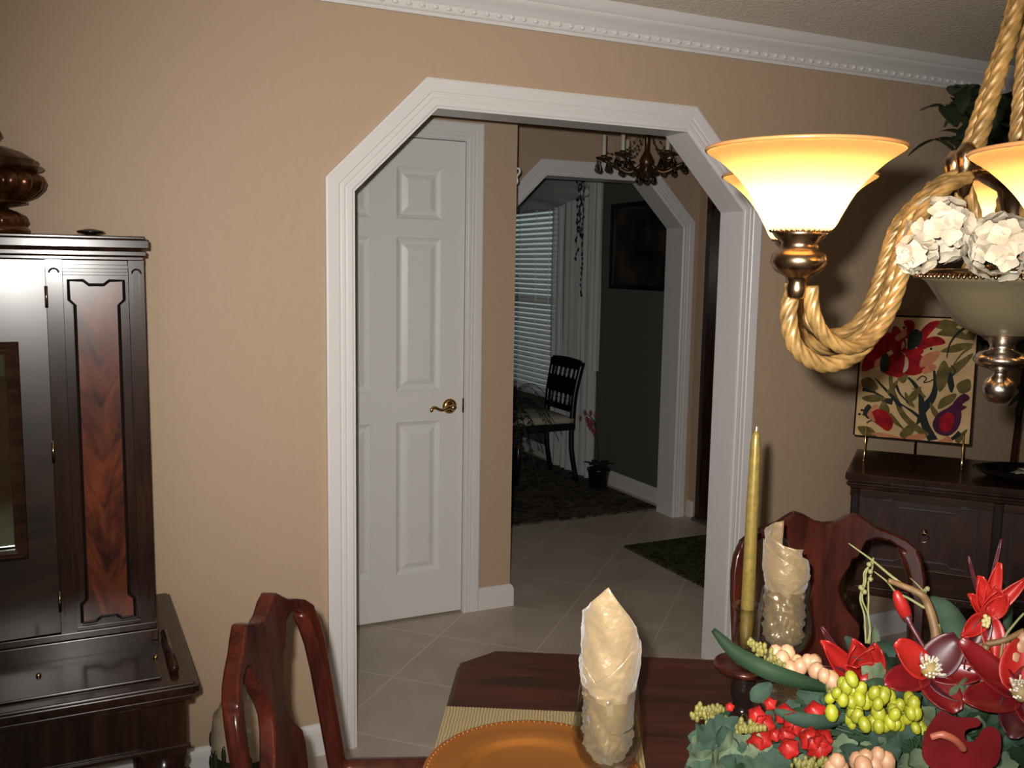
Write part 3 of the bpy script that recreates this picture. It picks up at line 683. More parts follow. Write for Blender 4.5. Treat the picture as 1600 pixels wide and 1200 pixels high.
m = MB()
for q in range(18):
    a = q*PI/9; z = .135+.05*((q*7) % 3)/2
    m.ball((.1045*math.cos(a), .1045*math.sin(a), z), .016, sx=.5, sy=.5, sz=1.7, seg=8)
m.build('leaf_relief', cerd, v_, smooth=True)

# ------------------------------------------------------------------ dining table
TA = math.radians(-29); TO = Vector((.70, -1.075, 0))
tb = thing('dining_table', 'dark mahogany dining table with clipped corners holding the place settings', 'table', TO, TA)
TZ, TL, TW, CC = .76, 1.86, 1.16, .068
def oct_(i): return [(CC+i*.4, -i), (TL-CC-i*.4, -i), (TL-i, -CC-i*.4), (TL-i, -TW+CC+i*.4), (TL-CC-i*.4, -TW+i), (CC+i*.4, -TW+i), (i, -TW+CC+i*.4), (i, -CC-i*.4)]
m = MB(); m.grid([[(x, y, z) for x, y in oct_(i)] for i, z in ((.012, TZ-.030), (.002, TZ-.026), (0, TZ-.014), (.004, TZ-.010), (.006, TZ-.002), (.010, TZ))], closed_u=True, cap=True)
m.build('tabletop', tabwood, tb)
m = MB(); m.prism([(.17, -.14), (TL-.17, -.14), (TL-.17, -TW+.14), (.17, -TW+.14)], TZ-.10, TZ-.03); m.build('apron', tabwood, tb)
for x in (.48, 1.38):
    m = MB(); m.lathe([(.09, TZ-.10), (.05, .60), (.045, .55), (.075, .48), (.085, .40), (.06, .33), (.045, .30), (.06, .26), (.055, .22), (0, .21)], (x, -TW/2, 0), 24); pd = m.build('pedestal', mahog, tb, smooth=True)
    for q in range(4):
        a = q*PI/2+PI/4; m = MB(); m.tube(cr([(x+.02*math.cos(a), -TW/2+.02*math.sin(a), .27), (x+.15*math.cos(a), -TW/2+.15*math.sin(a), .20), (x+.26*math.cos(a), -TW/2+.26*math.sin(a), .05), (x+.32*math.cos(a), -TW/2+.32*math.sin(a), .022)], 5), [.032]*5+[.028]*5+[.02]*5+[.018], 8); m.build('foot', mahog, pd, smooth=True)
def tp(u, v, z=TZ): return TO+Vector((u*math.cos(TA)-v*math.sin(TA), u*math.sin(TA)+v*math.cos(TA), z))

# Queen Anne chair --------------------------------------------------------
def xback(z, a): return -.215-.105*max(0, (z-.46)/.54)**1.15-.012*math.sin(max(0, (z-.46)/.54)*PI)+.022*(a/.19)**2
def make_chair(label, group, arms):
    t = thing('dining_armchair' if arms else 'dining_chair', label, 'chair', (0, 0, 0), 0, group)
    th = .026
    def plate(rows, name, parent=t, bevel=.006):
        """rows: list of [(a,z),...] across; extruded th thick about the back surface"""
        m = MB(); F_ = [[(xback(z, a)+th/2, a, z) for a, z in r] for r in rows]; K_ = [[(xback(z, a)-th/2, a, z) for a, z in r] for r in rows]
        m.grid(F_); m.grid([r[::-1] for r in K_])
        per = lambda G: G[0]+[r[-1] for r in G[1:]]+G[-1][-2::-1]+[r[0] for r in G[-2:0:-1]]
        m.grid([per(F_), per(K_)], closed_u=True)
        return m.build(name, mahog, parent, angle=35, bevel=bevel)
    crest = [(-.19, .885, .935), (-.165, .928, .954), (-.135, .946, .966), (-.108, .950, .975), (-.085, .942, .990), (-.068, .905, 1.0), (-.045, .90, .993), (-.022, .90, .980), (0, .90, .976)]
    crest += [(-a, zl, zh) for a, zl, zh in crest[-2::-1]]
    C_ = [[(a, zl+(zh-zl)*k/3) for k in range(4)] for a, zl, zh in crest]
    plate(C_, 'crest_rail')
    for s_ in (-1, 1):
        rows = [(.43, .150, .182), (.50, .152, .184), (.58, .160, .190), (.66, .168, .197), (.74, .174, .204), (.82, .176, .208), (.87, .172, .208), (.905, .162, .203), (.932, .150, .192)]
        plate([[(s_*a0, z), (s_*(a0+a1)/2, z), (s_*a1, z)] for z, a0, a1 in rows], 'back_stile', bevel=.008)
    sp = [(.47, .060), (.50, .055), (.55, .042), (.60, .040), (.66, .052), (.71, .068), (.745, .076), (.765, .074), (.79, .052), (.815, .036), (.84, .030), (.86, .036), (.885, .052), (.905, .060), (.935, .066)]
    plate([[(-w_*(1-k/3), z) for k in range(3)]+[(0, z)]+[(w_*(k+1)/3, z) for k in range(3)] for z, w_ in sp], 'splat', bevel=.004)
    m = MB(); m.box(-.232, -.198, -.16, .16, .42, .475); m.build('shoe_rail', mahog, t, bevel=.005)
    m = MB(); m.prism([(-.22, -.18), (.235, -.235), (.235, .235), (-.22, .18)], .375, .44); m.build('seat_frame', mahog, t, bevel=.006)
    m = MB(); seatgrid(m, .165, .222, -.195, .222, .44, .475, .022); m.build('seat', plain('ivory_damask_seat', (.30, .26, .19), .7, var=.15, vscale=25), t, smooth=True)
    for s_ in (-1, 1):
        m = MB(); m.tube(cr([(.20, s_*.205, .42), (.228, s_*.228, .34), (.215, s_*.215, .20), (.200, s_*.200, .08), (.225, s_*.225, .02)], 5), [.036]*5+[.034]*4+[.024]*5+[.016]*4+[.026]*3, 10); m.build('leg', mahog, t, smooth=True)
        m = MB(); m.tube(cr([(-.205, s_*.166, .44), (-.215, s_*.168, .25), (-.27, s_*.172, 0)], 5), .018, 8); m.build('leg', mahog, t, smooth=True)
        if arms:
            m = MB(); m.tube(cr([(xback(.635, .18), s_*.186, .632), (-.12, s_*.225, .618), (-.02, s_*.258, .607), (.04, s_*.264, .602), (.075, s_*.262, .588), (.066, s_*.256, .574)], 6), .019, 10, flat=1.15); ar = m.build('armrest', mahog, t, smooth=True)
            m = MB(); m.tube(cr([(.040, s_*.262, .595), (.01, s_*.255, .57), (.03, s_*.238, .47), (.03, s_*.225, .41)], 5), .015, 8); m.build('arm_support', mahog, ar, smooth=True)
    return t
c1 = make_chair('red mahogany armchair with pierced back at the left end of the table', None, True)
c1.location = (.526, -1.485, 0); c1.rotation_euler.z = TA
c2 = make_chair('red mahogany chair with vase-shaped splat behind the far napkin glass', None, False)
c2.location = (1.347, -1.511, 0); c2.rotation_euler.z = math.radians(-119)

# place settings ----------------------------------------------------------
def placemat(u0, u1, v0, v1, label):
    m = MB(); hw, hh = (u1-u0)/2, (v1-v0)/2; m.box(-hw, hw, -hh, hh, 0, .003)
    for k in range(60):
        for s_ in (-1, 1):
            x = -hw+2*hw*(k+.5)/60
            m.box(x-.0012, x+.0012, s_*hh-.004, s_*hh+.004, 0.0005, .002)
    o = m.build('placemat', straw); o.location = tp((u0+u1)/2, (v0+v1)/2, TZ+.0004); o.rotation_euler.z = TA
    tag(o, label, 'placemat', 'woven straw placemats')
placemat(.004, .335, -.74, -.262, 'straw-coloured woven placemat under the gold charger at the table end')
placemat(.56, 1.02, -.45, -.115, 'straw-coloured woven placemat behind the floral arrangement near the candle')
def charger(loc, label):
    m = MB(); m.lathe([(0, .003), (.098, .003), (.104, .005), (.108, .010), (.113, .0125), (.135, .0125), (.157, .0145), (.162, .0155), (.165, .0145), (.163, .012), (.14, .009), (.11, .0075), (.10, .001), (0, .0005)], seg=72)
    for k in range(110):
        a = k*2*PI/110; m.ball((.1585*math.cos(a), .1585*math.sin(a), .0155), .0022, seg=6)
    o = m.build('charger_plate', goldm, angle=60); o.location = loc; tag(o, label, 'plate'); return o
charger((.604, -1.584, TZ+.0036), 'gold charger plate with beaded rim on the straw placemat')

def stemware(loc, rz, label, nlabel, sd, style):
    g = thing('wine_glass', label, 'glass', loc, rz, 'wine glasses holding napkins')
    m = MB(); m.lathe([(0, .0005), (.033, .0005), (.036, .002), (.034, .0035), (.010, .006), (.0045, .011), (.0038, .03), (.0038, .07), (.005, .084), (.010, .0895), (.026, .096), (.040, .110), (.0475, .132), (.0475, .150), (.043, .180), (.0385, .212), (.0376, .2125), (.0367, .212), (.0412, .180), (.0457, .150), (.0457, .132), (.0383, .111), (.0245, .098), (.010, .0925), (0, .092)], seg=40)
    m.build('bowl_and_stem', glass, g, smooth=True)
    n = thing('folded_napkin', nlabel, 'napkin', Vector(loc)+Vector((0, 0, .0985)), rz, 'satin napkins in glasses')
    random.seed(sd)
    # rolled cloth: a wrapped cone whose upper edge rises to a point; local -x faces the room's near side
    def rr(z):
        if z < .03: return .006+.029*(z/.03)**.55
        if z < .105: return .035+.001*(z-.03)/.075
        return .036+.0065*min(1, (z-.105)/.035)
    def sheet(name, a0, a1, top_of, bot_of, layer=0., shrink=1.0, nz=34, na=56, crum=.0018):
        rows = []
        for i in range(nz+1):
            s_ = i/nz; row = []
            for j in range(na+1):
                a = a0+(a1-a0)*j/na; zb = bot_of(a); z = zb+(top_of(a)-zb)*s_
                damp = 1.5 if z < .11 else .55
                rip = crum*damp*(math.sin(7*a+11*z/.1+sd)+.8*math.sin(17*a-23*z/.1+2*sd)*math.cos(31*z+sd)+.7*math.sin(3*a+37*z/.1+1.3*sd))
                r_ = (rr(z)+layer)*shrink+rip*(0.35 if z < .10 and layer > 0 else 1)
                row.append((r_*math.cos(a), r_*math.sin(a)*.92, max(z, .001)))
            rows.append(row)
        mb = MB(); mb.grid(rows); return mb.build(name, napk, n, smooth=True, solid=.0011)
    P0 = PI
    def peak(h0, drop_l, drop_r, a_pk, flat=0):
        def f(a):
            d_ = (a-P0-a_pk+PI) % (2*PI)-PI
            return h0-(drop_l if d_ > 0 else drop_r)*max(0, abs(d_)-flat)**.9
        return f
    if style == 0:
        sheet('rolled_cloth', P0-2.9, P0+2.9, peak(.262, .052, .040, -.12), lambda a: .0, shrink=.97)
        sheet('wrapped_collar', P0-.85, P0+2.2, lambda a: .112+.060*(a-P0+.85)/1.6 if a < P0+.75 else .172, lambda a: .108-.05*min(1, (a-P0+.85)), layer=.0022, crum=.0006)
        sheet('left_tuck', P0-2.3, P0+.55, lambda a: .148-.045*max(0, a-P0+.9), lambda a: .085-.015*(a-P0), layer=.0012, crum=.0016)
        sheet('inner_fold', P0-1.2, P0+2.4, peak(.205, .03, .05, -.5), lambda a: .06, shrink=.70)
    else:
        sheet('rolled_cloth', P0-2.9, P0+2.9, lambda a: .207-.014*(a-P0+.5)-.008*abs(a-P0+.5), lambda a: .0, shrink=.97, crum=.0024)
        sheet('turned_flap', P0-1.3, P0+1.25, lambda a: .186-.022*(a-P0+.6), lambda a: .112+.028*abs(a-P0-.1), layer=.0035, crum=.0004)
        sheet('inner_fold', P0-2.2, P0+1.4, lambda a: .196-.006*abs(a-P0+.3), lambda a: .07, shrink=.66)
    return g
stemware((.644, -1.724, TZ), math.atan2(1.724-2.7437, -.644)-PI, 'stemmed glass with a tall pointed satin napkin beside the gold charger', 'tall champagne satin napkin with a pointed tip, nearest, beside the charger', 2, 0)
stemware((1.125, -1.529, TZ+.0036), math.atan2(1.529-2.7437, -1.125)-PI, 'stemmed glass with a blunt satin napkin between the candle and the chair', 'champagne satin napkin with blunt crumpled top beside the gold candle', 5, 1)

# candlestick, holder and candle -------------------------------------------
cs = thing('candlestick', 'dark turned wooden candlestick with a round red-brown plate on the table', 'candlestick', (1.025, -1.549, TZ))
m = MB(); m.lathe([(0, 0), (.042, 0), (.045, .004), (.040, .010), (.020, .018), (.016, .03), (.021, .045), (.021, .07), (.015, .082), (.018, .090), (0, .092)], seg=28); m.build('stem', plain('black_lacquer_stem', (.012, .007, .006), .15), cs, smooth=True)
m = MB(); m.lathe([(0, .090), (.044, .090), (.050, .094), (.0515, .098), (.050, .102), (.044, .104), (0, .104)], seg=40); m.build('drip_plate', mahog, cs, smooth=True)
hd = thing('candle_holder', 'small clear glass candle cup standing on the wooden candlestick plate', 'candle holder', (1.025, -1.549, TZ+.1045))
m = MB(); m.lathe([(0, 0), (.020, 0), (.022, .003), (.014, .008), (.008, .014), (.010, .022), (.018, .032), (.0225, .050), (.0215, .080), (.021, .088), (.0255, .098), (.0258, .100), (.0245, .100), (.0195, .089), (.020, .080), (.021, .050), (.0165, .035), (.008, .027), (0, .026)], seg=32); m.build('cup', glass, hd, smooth=True)
cn = MB(); cn.lathe([(0, .028), (.0105, .028), (.0108, .06), (.0107, .15), (.0100, .28), (.0085, .375), (.0066, .392), (.003, .398), (0, .399)], seg=28)
cd_ = cn.build('taper_candle', candle_m, smooth=True); cd_.location = (1.025, -1.549, TZ+.1045); tag(cd_, 'tall gold taper candle standing in the clear glass cup', 'candle')
m = MB(); m.tube([(0, 0, .397), (.001, 0, .406)], .0012, 6); m.build('wick', white_pl, cd_)

# ------------------------------------------------------------------ sideboard across the corner
SA = math.atan2(-.77, .64)
sb = thing('sideboard', 'dark carved walnut sideboard set across the corner under the floral panel', 'sideboard', (2.458, -.355, 0), SA)
L_, D_ = 1.50, .50     # local x along the front, local y back
m = MB()
for ins, za, zb in ((0, .806, .830), (.010, .796, .806), (.004, .786, .796), (.016, .772, .786)): m.box(ins, L_-ins, ins, D_-.01, za, zb)
m.build('top', walnut, sb, bevel=.004)
m = MB(); m.box(.022, L_-.022, .03, D_-.02, .40, .772); m.build('carcass', burl, sb)
m = MB(); m.box(.018, L_-.018, .018, .03, .745, .772); m.box(.018, L_-.018, .014, .03, .40, .425); m.box(.018, L_-.018, .02, .03, .425, .51); m.build('front_rails', walnut_lt, sb, bevel=.002)
m = MB()
for k in range(60): m.ball((.05+k*.0235, .014, .412), .0038, seg=6)
m.build('bead_trim', bronze, sb, smooth=True)
for x in (.022, .470, .996, L_-.052):
    m = MB(); f_ = lambda u, v, w_: (u, w_, v)
    m.box(x, x+.030, .010, .030, .42, .772); m.build('pilaster', walnut, sb, bevel=.002)
    m = MB(); m.prism([(x+.007, .55), (x+.023, .55), (x+.023, .74)]+[(x+.015+.008*math.cos(t), .74+.012*math.sin(t)) for t in [PI*k/8 for k in range(1, 8)]]+[(x+.007, .74)], .008, .011, f_); m.build('pilaster_recess_dark', black_w, sb)  # arched recess drawn as a flat near-black plate, its shade put into the colour
def sdoor(x0, x1, z0, z1, ring=True):
    m = MB(); c = (x0+x1)/2; q = .02
    pts = [(x0, z0), (x0+.02, z0), (c-.09, z0-.0), (c-.07, z0+q*.6), (c+.07, z0+q*.6), (c+.09, z0), (x1, z0), (x1, z1-.06), (x1, z1), (c+.11, z1), (c+.09, z1-q), (c-.09, z1-q), (c-.11, z1), (x0, z1)]
    m.prism(pts, .012, .03, lambda u, v, w_: (u, w_, v)); d = m.build('door', burl, sb, bevel=.003)
    m = MB(); m.tube([(u, .012, v) for u, v in pts]+[(pts[0][0], .012, pts[0][1])], .0055, 6); m.build('door_moulding', plain('grey_waxed_moulding', (.05, .045, .045), .35), d)
    if ring:
        m = MB(); m.lathe([(.012, 0), (.011, .004), (.004, .008), (0, .009)], (c, .012, (z0+z1)/2+.01), 14, ax=Matrix.Rotation(PI/2, 3, 'X'))
        m.tube([(c+.016*math.cos(t), .003, (z0+z1)/2-.006+.016*math.sin(t)) for t in [2*PI*k/20 for k in range(21)]], .0018, 6); m.build('ring_pull', bronze, d, smooth=True)
sdoor(.105, .425, .53, .742); sdoor(.53, .97, .45, .742, False); sdoor(1.075, 1.395, .53, .742)
for x, y in ((.05, .05), (L_-.05, .05), (.05, D_-.06), (L_-.05, D_-.06), (.49, .05), (1.01, .05)):
    m = MB(); m.lathe([(.032, .40), (.035, .385), (.022, .37), (.030, .345), (.036, .31), (.030, .27), (.020, .24), (.026, .225), (.018, .12), (.024, .10), (.030, .06), (.022, .02), (.018, 0)], (x, y, 0), 18); m.build('leg', walnut, sb, smooth=True)
m = MB(); m.box(.04, L_-.04, .25, .28, .10, .13); m.box(.04, .06, .05, D_-.06, .10, .13); m.box(L_-.06, L_-.04, .05, D_-.06, .10, .13); m.build('stretcher', walnut, sb, bevel=.003)
def sbp(x, y, z): c, s_ = math.cos(SA), math.sin(SA); return Vector((2.458+x*c-y*s_, -.355+x*s_+y*c, z))

# floral tapestry panel on a gold easel ------------------------------------
PZ = .006
fpn = thing('floral_painting', 'square cream panel painted with red flowers leaning on the gold easel', 'picture', sbp(.196, .315, .915), SA)
lean = Matrix.Rotation(math.radians(-9), 3, 'X')
PW, PH = .196, .455
def pmap(u, v, w_): p_ = lean @ Vector((u, -w_, v)); return (p_.x, p_.y, p_.z)
BD = MB(); BD.prism([(-PW, 0), (PW, 0), (PW, PH), (-PW, PH)], -.018, 0, pmap, mi=0)
m = MB(); m.sweep([(-PW, 0), (PW, 0), (PW, PH), (-PW, PH), (-PW, 0)], [(0, -.018), (0, .003), (-.006, .003), (-.006, -.018)], lambda u, v, h: pmap(u, v, h)); m.build('panel_edge', plain('dull_dark_edge', (.010, .006, .005), .8, 0, .1), fpn)
pr_ = plain('deep_red_paint', (.24, .008, .012), .85, 0, .12, var=.4, vscale=30); pc = plain('coral_paint', (.42, .16, .08), .85, 0, .12, var=.2, vscale=30); pg = plain('olive_paint', (.11, .085, .028), .85, 0, .12, var=.3, vscale=30); pb_ = plain('dark_teal_paint', (.018, .022, .020), .85, 0, .12); pp = plain('plum_paint', (.055, .012, .035), .85, 0, .12, var=.3, vscale=30); pi_ = plain('ivory_paint', (.40, .33, .22), .85, 0, .12)
lay = [0.0006]
def blob(mb, pts, mi=0):
    """closed smooth shape on the panel, pixel-like units 0..100 across, 0..115 up"""
    P_ = [Vector((-PW+2*PW*x/100, PH*y/115, 0)) for x, y in pts]; n = len(P_); out = []
    for i in range(n):
        a, b, c, d = P_[i-1], P_[i], P_[(i+1) % n], P_[(i+2) % n]
        for k in range(4):
            t = k/4; out.append(.5*((2*b)+(c-a)*t+(2*a-5*b+4*c-d)*t*t+(3*b-a-3*c+d)*t**3))
    lay[0] += .00006
    f = mb.face([pmap(max(-PW, min(PW, p_.x)), max(0, min(PH, p_.y)), lay[0]) for p_ in out], mi+MI)
def stroke(mb, pts, w0, w1, mi=0):
    c = cr([(x, y, 0) for x, y in pts], 6); n = len(c); L1, R1 = [], []
    for i, p_ in enumerate(c):
        t = (c[min(i+1, n-1)]-c[max(i-1, 0)]).normalized(); nn = Vector((-t.y, t.x, 0)); w_ = w0+(w1-w0)*i/(n-1); L1.append(p_+nn*w_); R1.append(p_-nn*w_)
    lay[0] += .00006
    g_ = lambda p_: pmap(max(-PW, min(PW, -PW+2*PW*p_.x/100)), max(0, min(PH, PH*p_.y/115)), lay[0])
    mb.grid([[g_(p_) for p_ in L1], [g_(p_) for p_ in R1]], mi=mi+MI)
m = BD; MI = 1   # stems and leaves
for s_ in ([(70, 0), (62, 14), (58, 28), (56, 42), (50, 52), (44, 58)], [(58, 28), (66, 40), (68, 52), (66, 66)]): stroke(m, s_, 4.2, 1.0, 1)
stroke(m, [(64, 4), (44, 20), (36, 34), (30, 48), (28, 62)], 3, 1.6, 0)
stroke(m, [(58, 20), (50, 26), (40, 32)], 1.8, .6, 1); stroke(m, [(32, 34), (22, 36), (14, 44)], 3.2, .4, 1); stroke(m, [(40, 30), (30, 40), (20, 50), (14, 56)], 2.0, .3, 1)
for s_ in ([(20, 0), (14, 8), (2, 8), (8, 0)], [(45, 8), (34, 14), (30, 24), (38, 16), (46, 4)], [(2, 52), (10, 56), (18, 46), (8, 42)], [(4, 36), (16, 40), (26, 36), (12, 32)], [(48, 44), (56, 50), (52, 38), (44, 34)], [(72, 30), (84, 38), (86, 46), (74, 40)], [(78, 58), (92, 72), (98, 84), (84, 74), (74, 64)], [(70, 84), (84, 92), (98, 92), (84, 84)], [(66, 100), (80, 108), (94, 96), (80, 98)], [(44, 60), (38, 66), (34, 58), (40, 52)], [(88, 4), (98, 14), (92, 0)], [(68, 62), (74, 76), (80, 62), (72, 46)], [(90, 100), (99, 108), (98, 96)]): blob(m, s_, 0)
for s_ in ([(30, 50), (36, 56), (32, 44), (26, 42)], [(52, 30), (46, 40), (42, 44), (44, 34)], [(76, 20), (70, 30), (64, 36), (68, 24)], [(2, 70), (10, 72), (6, 64)], [(56, 98), (50, 94), (46, 90)], [(86, 54), (96, 60), (98, 50), (90, 46)], [(24, 34), (20, 26), (26, 18), (30, 26)], [(40, 4), (48, 14), (54, 10), (46, 0)], [(84, 110), (72, 114), (62, 108), (74, 104)]): blob(m, s_, 0)
stroke(m, [(98, 112), (86, 104), (78, 92), (76, 78)], 1.6, .4, 1); stroke(m, [(96, 90), (88, 82), (82, 72)], 1.4, .4, 0); stroke(m, [(4, 44), (14, 42), (24, 38)], 1.6, .4, 1); stroke(m, [(34, 50), (38, 42), (46, 34)], 1.3, .5, 1); stroke(m, [(60, 40), (54, 46), (48, 48)], 1.4, .4, 0); stroke(m, [(10, 12), (20, 20), (22, 30)], 1.0, .4, 0); stroke(m, [(92, 10), (86, 4), (78, 0)], 2.4, .8, 1)
for s_ in ([(10, 30), (6, 22), (12, 16), (14, 26)], [(82, 46), (78, 56), (80, 66), (84, 54)], [(54, 14), (60, 20), (56, 24)]): blob(m, s_, 1)
for i, (cx0_, cy0_) in enumerate(((38, 110), (40, 106), (37, 105), (62, 86), (66, 83), (61, 79), (5, 24), (3, 20), (7, 20))): blob(m, [(cx0_-1.4, cy0_), (cx0_, cy0_+1.3), (cx0_+1.4, cy0_), (cx0_, cy0_-1.3)], 1)
stroke(m, [(52, 56), (56, 60), (60, 58), (58, 54), (64, 56), (68, 60)], .6, .5, 1); stroke(m, [(84, 52), (80, 60), (84, 66), (80, 72)], .7, .4, 1)
MI = 3   # flowers: 0 red 1 coral 2 plum 3 ivory 4 dark
for s_ in ([(0, 86), (6, 82), (12, 92), (10, 110), (2, 110)], [(14, 80), (26, 82), (30, 96), (20, 100), (10, 94)], [(2, 62), (14, 66), (24, 74), (20, 84), (6, 80)], [(24, 60), (38, 58), (42, 70), (36, 82), (24, 76), (18, 68)], [(36, 64), (48, 60), (58, 66), (56, 78), (44, 82), (38, 76)],
           [(30, 80), (40, 86), (36, 100), (28, 106), (26, 92)], [(34, 96), (46, 104), (44, 112), (36, 110), (46, 96)], [(50, 98), (58, 110), (68, 112), (60, 100), (54, 92)], [(50, 92), (66, 98), (74, 92), (62, 88), (52, 84)], [(36, 84), (46, 86), (56, 84), (50, 78), (40, 80)]): blob(m, s_, 0)
for s_ in ([(32, 92), (40, 98), (38, 104), (34, 100), (30, 96)], [(54, 68), (66, 74), (70, 84), (60, 82), (54, 76)], [(58, 62), (68, 68), (64, 72), (56, 66)], [(14, 66), (22, 70), (20, 76), (14, 72)]): blob(m, s_, 1)
for s_ in ([(42, 84), (50, 88), (54, 98), (48, 104), (42, 98)],): blob(m, s_, 4)
for s_ in ([(20, 62), (26, 64), (26, 76), (22, 80), (18, 72)],): blob(m, s_, 4)
for s_ in ([(39, 62), (43, 66), (43, 74), (40, 78), (40, 70)], [(36, 84), (39, 88), (37, 92)]): blob(m, s_, 3)
for s_ in ([(12, 18), (22, 10), (30, 6), (34, 14), (28, 24), (18, 26)],): blob(m, s_, 0)
for s_ in ([(10, 20), (18, 14), (14, 24), (20, 28), (16, 30)], [(24, 4), (36, 2), (44, 0), (30, 0), (14, 2)], [(50, 4), (62, 6), (60, 0), (46, 0)], [(76, 2), (82, 6), (86, 0), (74, 0)]): blob(m, s_, 1)
for s_ in ([(72, 8), (82, 6), (90, 14), (92, 28), (88, 38), (80, 32), (72, 26), (68, 16)], [(84, 36), (92, 46), (98, 42), (92, 36), (96, 34), (90, 30)]): blob(m, s_, 2)
blob(m, [(76, 10), (84, 12), (86, 24), (80, 28), (74, 20)], 0)
BD.build('painted_board', [plain('cream_painted_ground', (.50, .34, .17), .85, 0, .12, var=.18, vscale=12), pg, pb_, pr_, pc, pp, pi_, pb_], fpn)
ez = thing('display_easel', 'small gold wire easel on the sideboard holding the floral panel', 'easel', sbp(.212, .315, .8306), SA)
for s_ in (-1, 1):
    x = s_*.165-.005
    m = MB(); m.tube(cr([(x, -.026, .124), (x, -.042, .076), (x-.0, -.050, .012), (x, -.075, .003)], 5), .0038, 8); m.tube([(x, -.046, .072), (x, .03, .072)], .0035, 8); m.build('prong', brass, ez, smooth=True)
    m = MB(); m.tube(cr([(x, .03, .072), (x*.85, .04, .15), (x*.4, .075, .36), (0, .092, .44)], 4), .0038, 8); m.tube([(x, .03, .072), (x*1.05, .045, .003)], .0038, 8); m.build('frame_wire', brass, ez, smooth=True)
m = MB(); m.tube([(0, .094, .42), (0, .155, .003)], .0038, 8); m.build('back_strut', brass, ez, smooth=True)
# black oval tray with white flower
m = MB(); rows = []
for r_, z in ((.0, .004), (.10, .004), (.125, .012), (.150, .026), (.158, .028), (.150, .022), (.12, .004), (.08, 0), (0, 0)): rows.append([(max(r_, 1e-4)*1.25*math.cos(k*2*PI/48), max(r_, 1e-4)*math.sin(k*2*PI/48), z) for k in range(48)])
m.grid(rows, closed_u=True); o = m.build('serving_tray', plain('black_gloss_tray', (.006, .005, .005), .12), smooth=True); o.location = sbp(.60, .20, .8303); o.rotation_euler.z = SA; tag(o, 'glossy black oval tray on the sideboard right of the floral panel', 'tray')
m = MB(); random.seed(4)
for k in range(9):
    a = k*2*PI/9; leaf(m, (0, 0, .008+.002*(k % 3)), (math.cos(a), math.sin(a), .55-.1*(k % 2)), .085, .065, .35, .25, n=5)
for k in range(5):
    a = k*2*PI/5+.3; leaf(m, (0, 0, .012), (math.cos(a), math.sin(a), 1.4), .06, .045, .1, .3, n=5)
o = m.build('silk_blossom', plain('cream_silk', (.40, .37, .29), .7), smooth=True, solid=.001); o.location = sbp(.60, .19, .832); tag(o, 'open cream silk blossom resting on the black oval tray', 'flower')

# tall leafy plant in the corner -------------------------------------------
tr = thing('potted_tree', 'tall dark-leaved silk tree in a pot behind the sideboard', 'plant', (3.34, -.36, 0))
m = MB(); m.lathe([(0, 0), (.12, 0), (.13, .02), (.17, .26), (.18, .27), (.18, .30), (.16, .30), (.15, .26), (0, .25)], seg=28); m.build('pot', walnut, tr, smooth=True)
m = MB(); random.seed(12)
trunk = cr([(0, 0, .25), (.02, .02, .7), (-.01, -.02, 1.2), (.02, .0, 1.7), (.0, 0, 2.15)], 6); m.tube(trunk, [.016-.0004*k for k in range(len(trunk))], 8)
lv = MB(); leafg = plain('dark_ivy_green', (.030, .046, .022), .5, var=.4, vscale=10)
tips = []
for q in range(34):
    z0_ = random.uniform(.95, 2.1); a = random.uniform(0, 2*PI); L1 = random.uniform(.18, .42)*(1 if z0_ > 1.5 else .85)
    if q < 12: a = random.uniform(2.5, 3.9); z0_ = random.uniform(1.7, 2.1); L1 = random.uniform(.35, .50)
    ex = Vector((math.cos(a)*L1, max(-.5, min(.28, math.sin(a)*L1)), random.uniform(-.05, .18)))
    br = cr([(0, 0, z0_), Vector((0, 0, z0_))+ex*.5+Vector((0, 0, .06)), Vector((0, 0, z0_))+ex], 5); m.tube(br, .004, 5)
    for p_ in br[2:]:
        for k in range(3): 
            dv = Vector((random.uniform(-1, 1), random.uniform(-1, .6), random.uniform(-.9, .3)))
            leaf(lv, p_, dv, random.uniform(.075, .11), random.uniform(.05, .075), .35, .15, n=5, pw=.75)
m.build('trunk', walnut, tr, smooth=True)
lo = lv.build('foliage', leafg, tr)

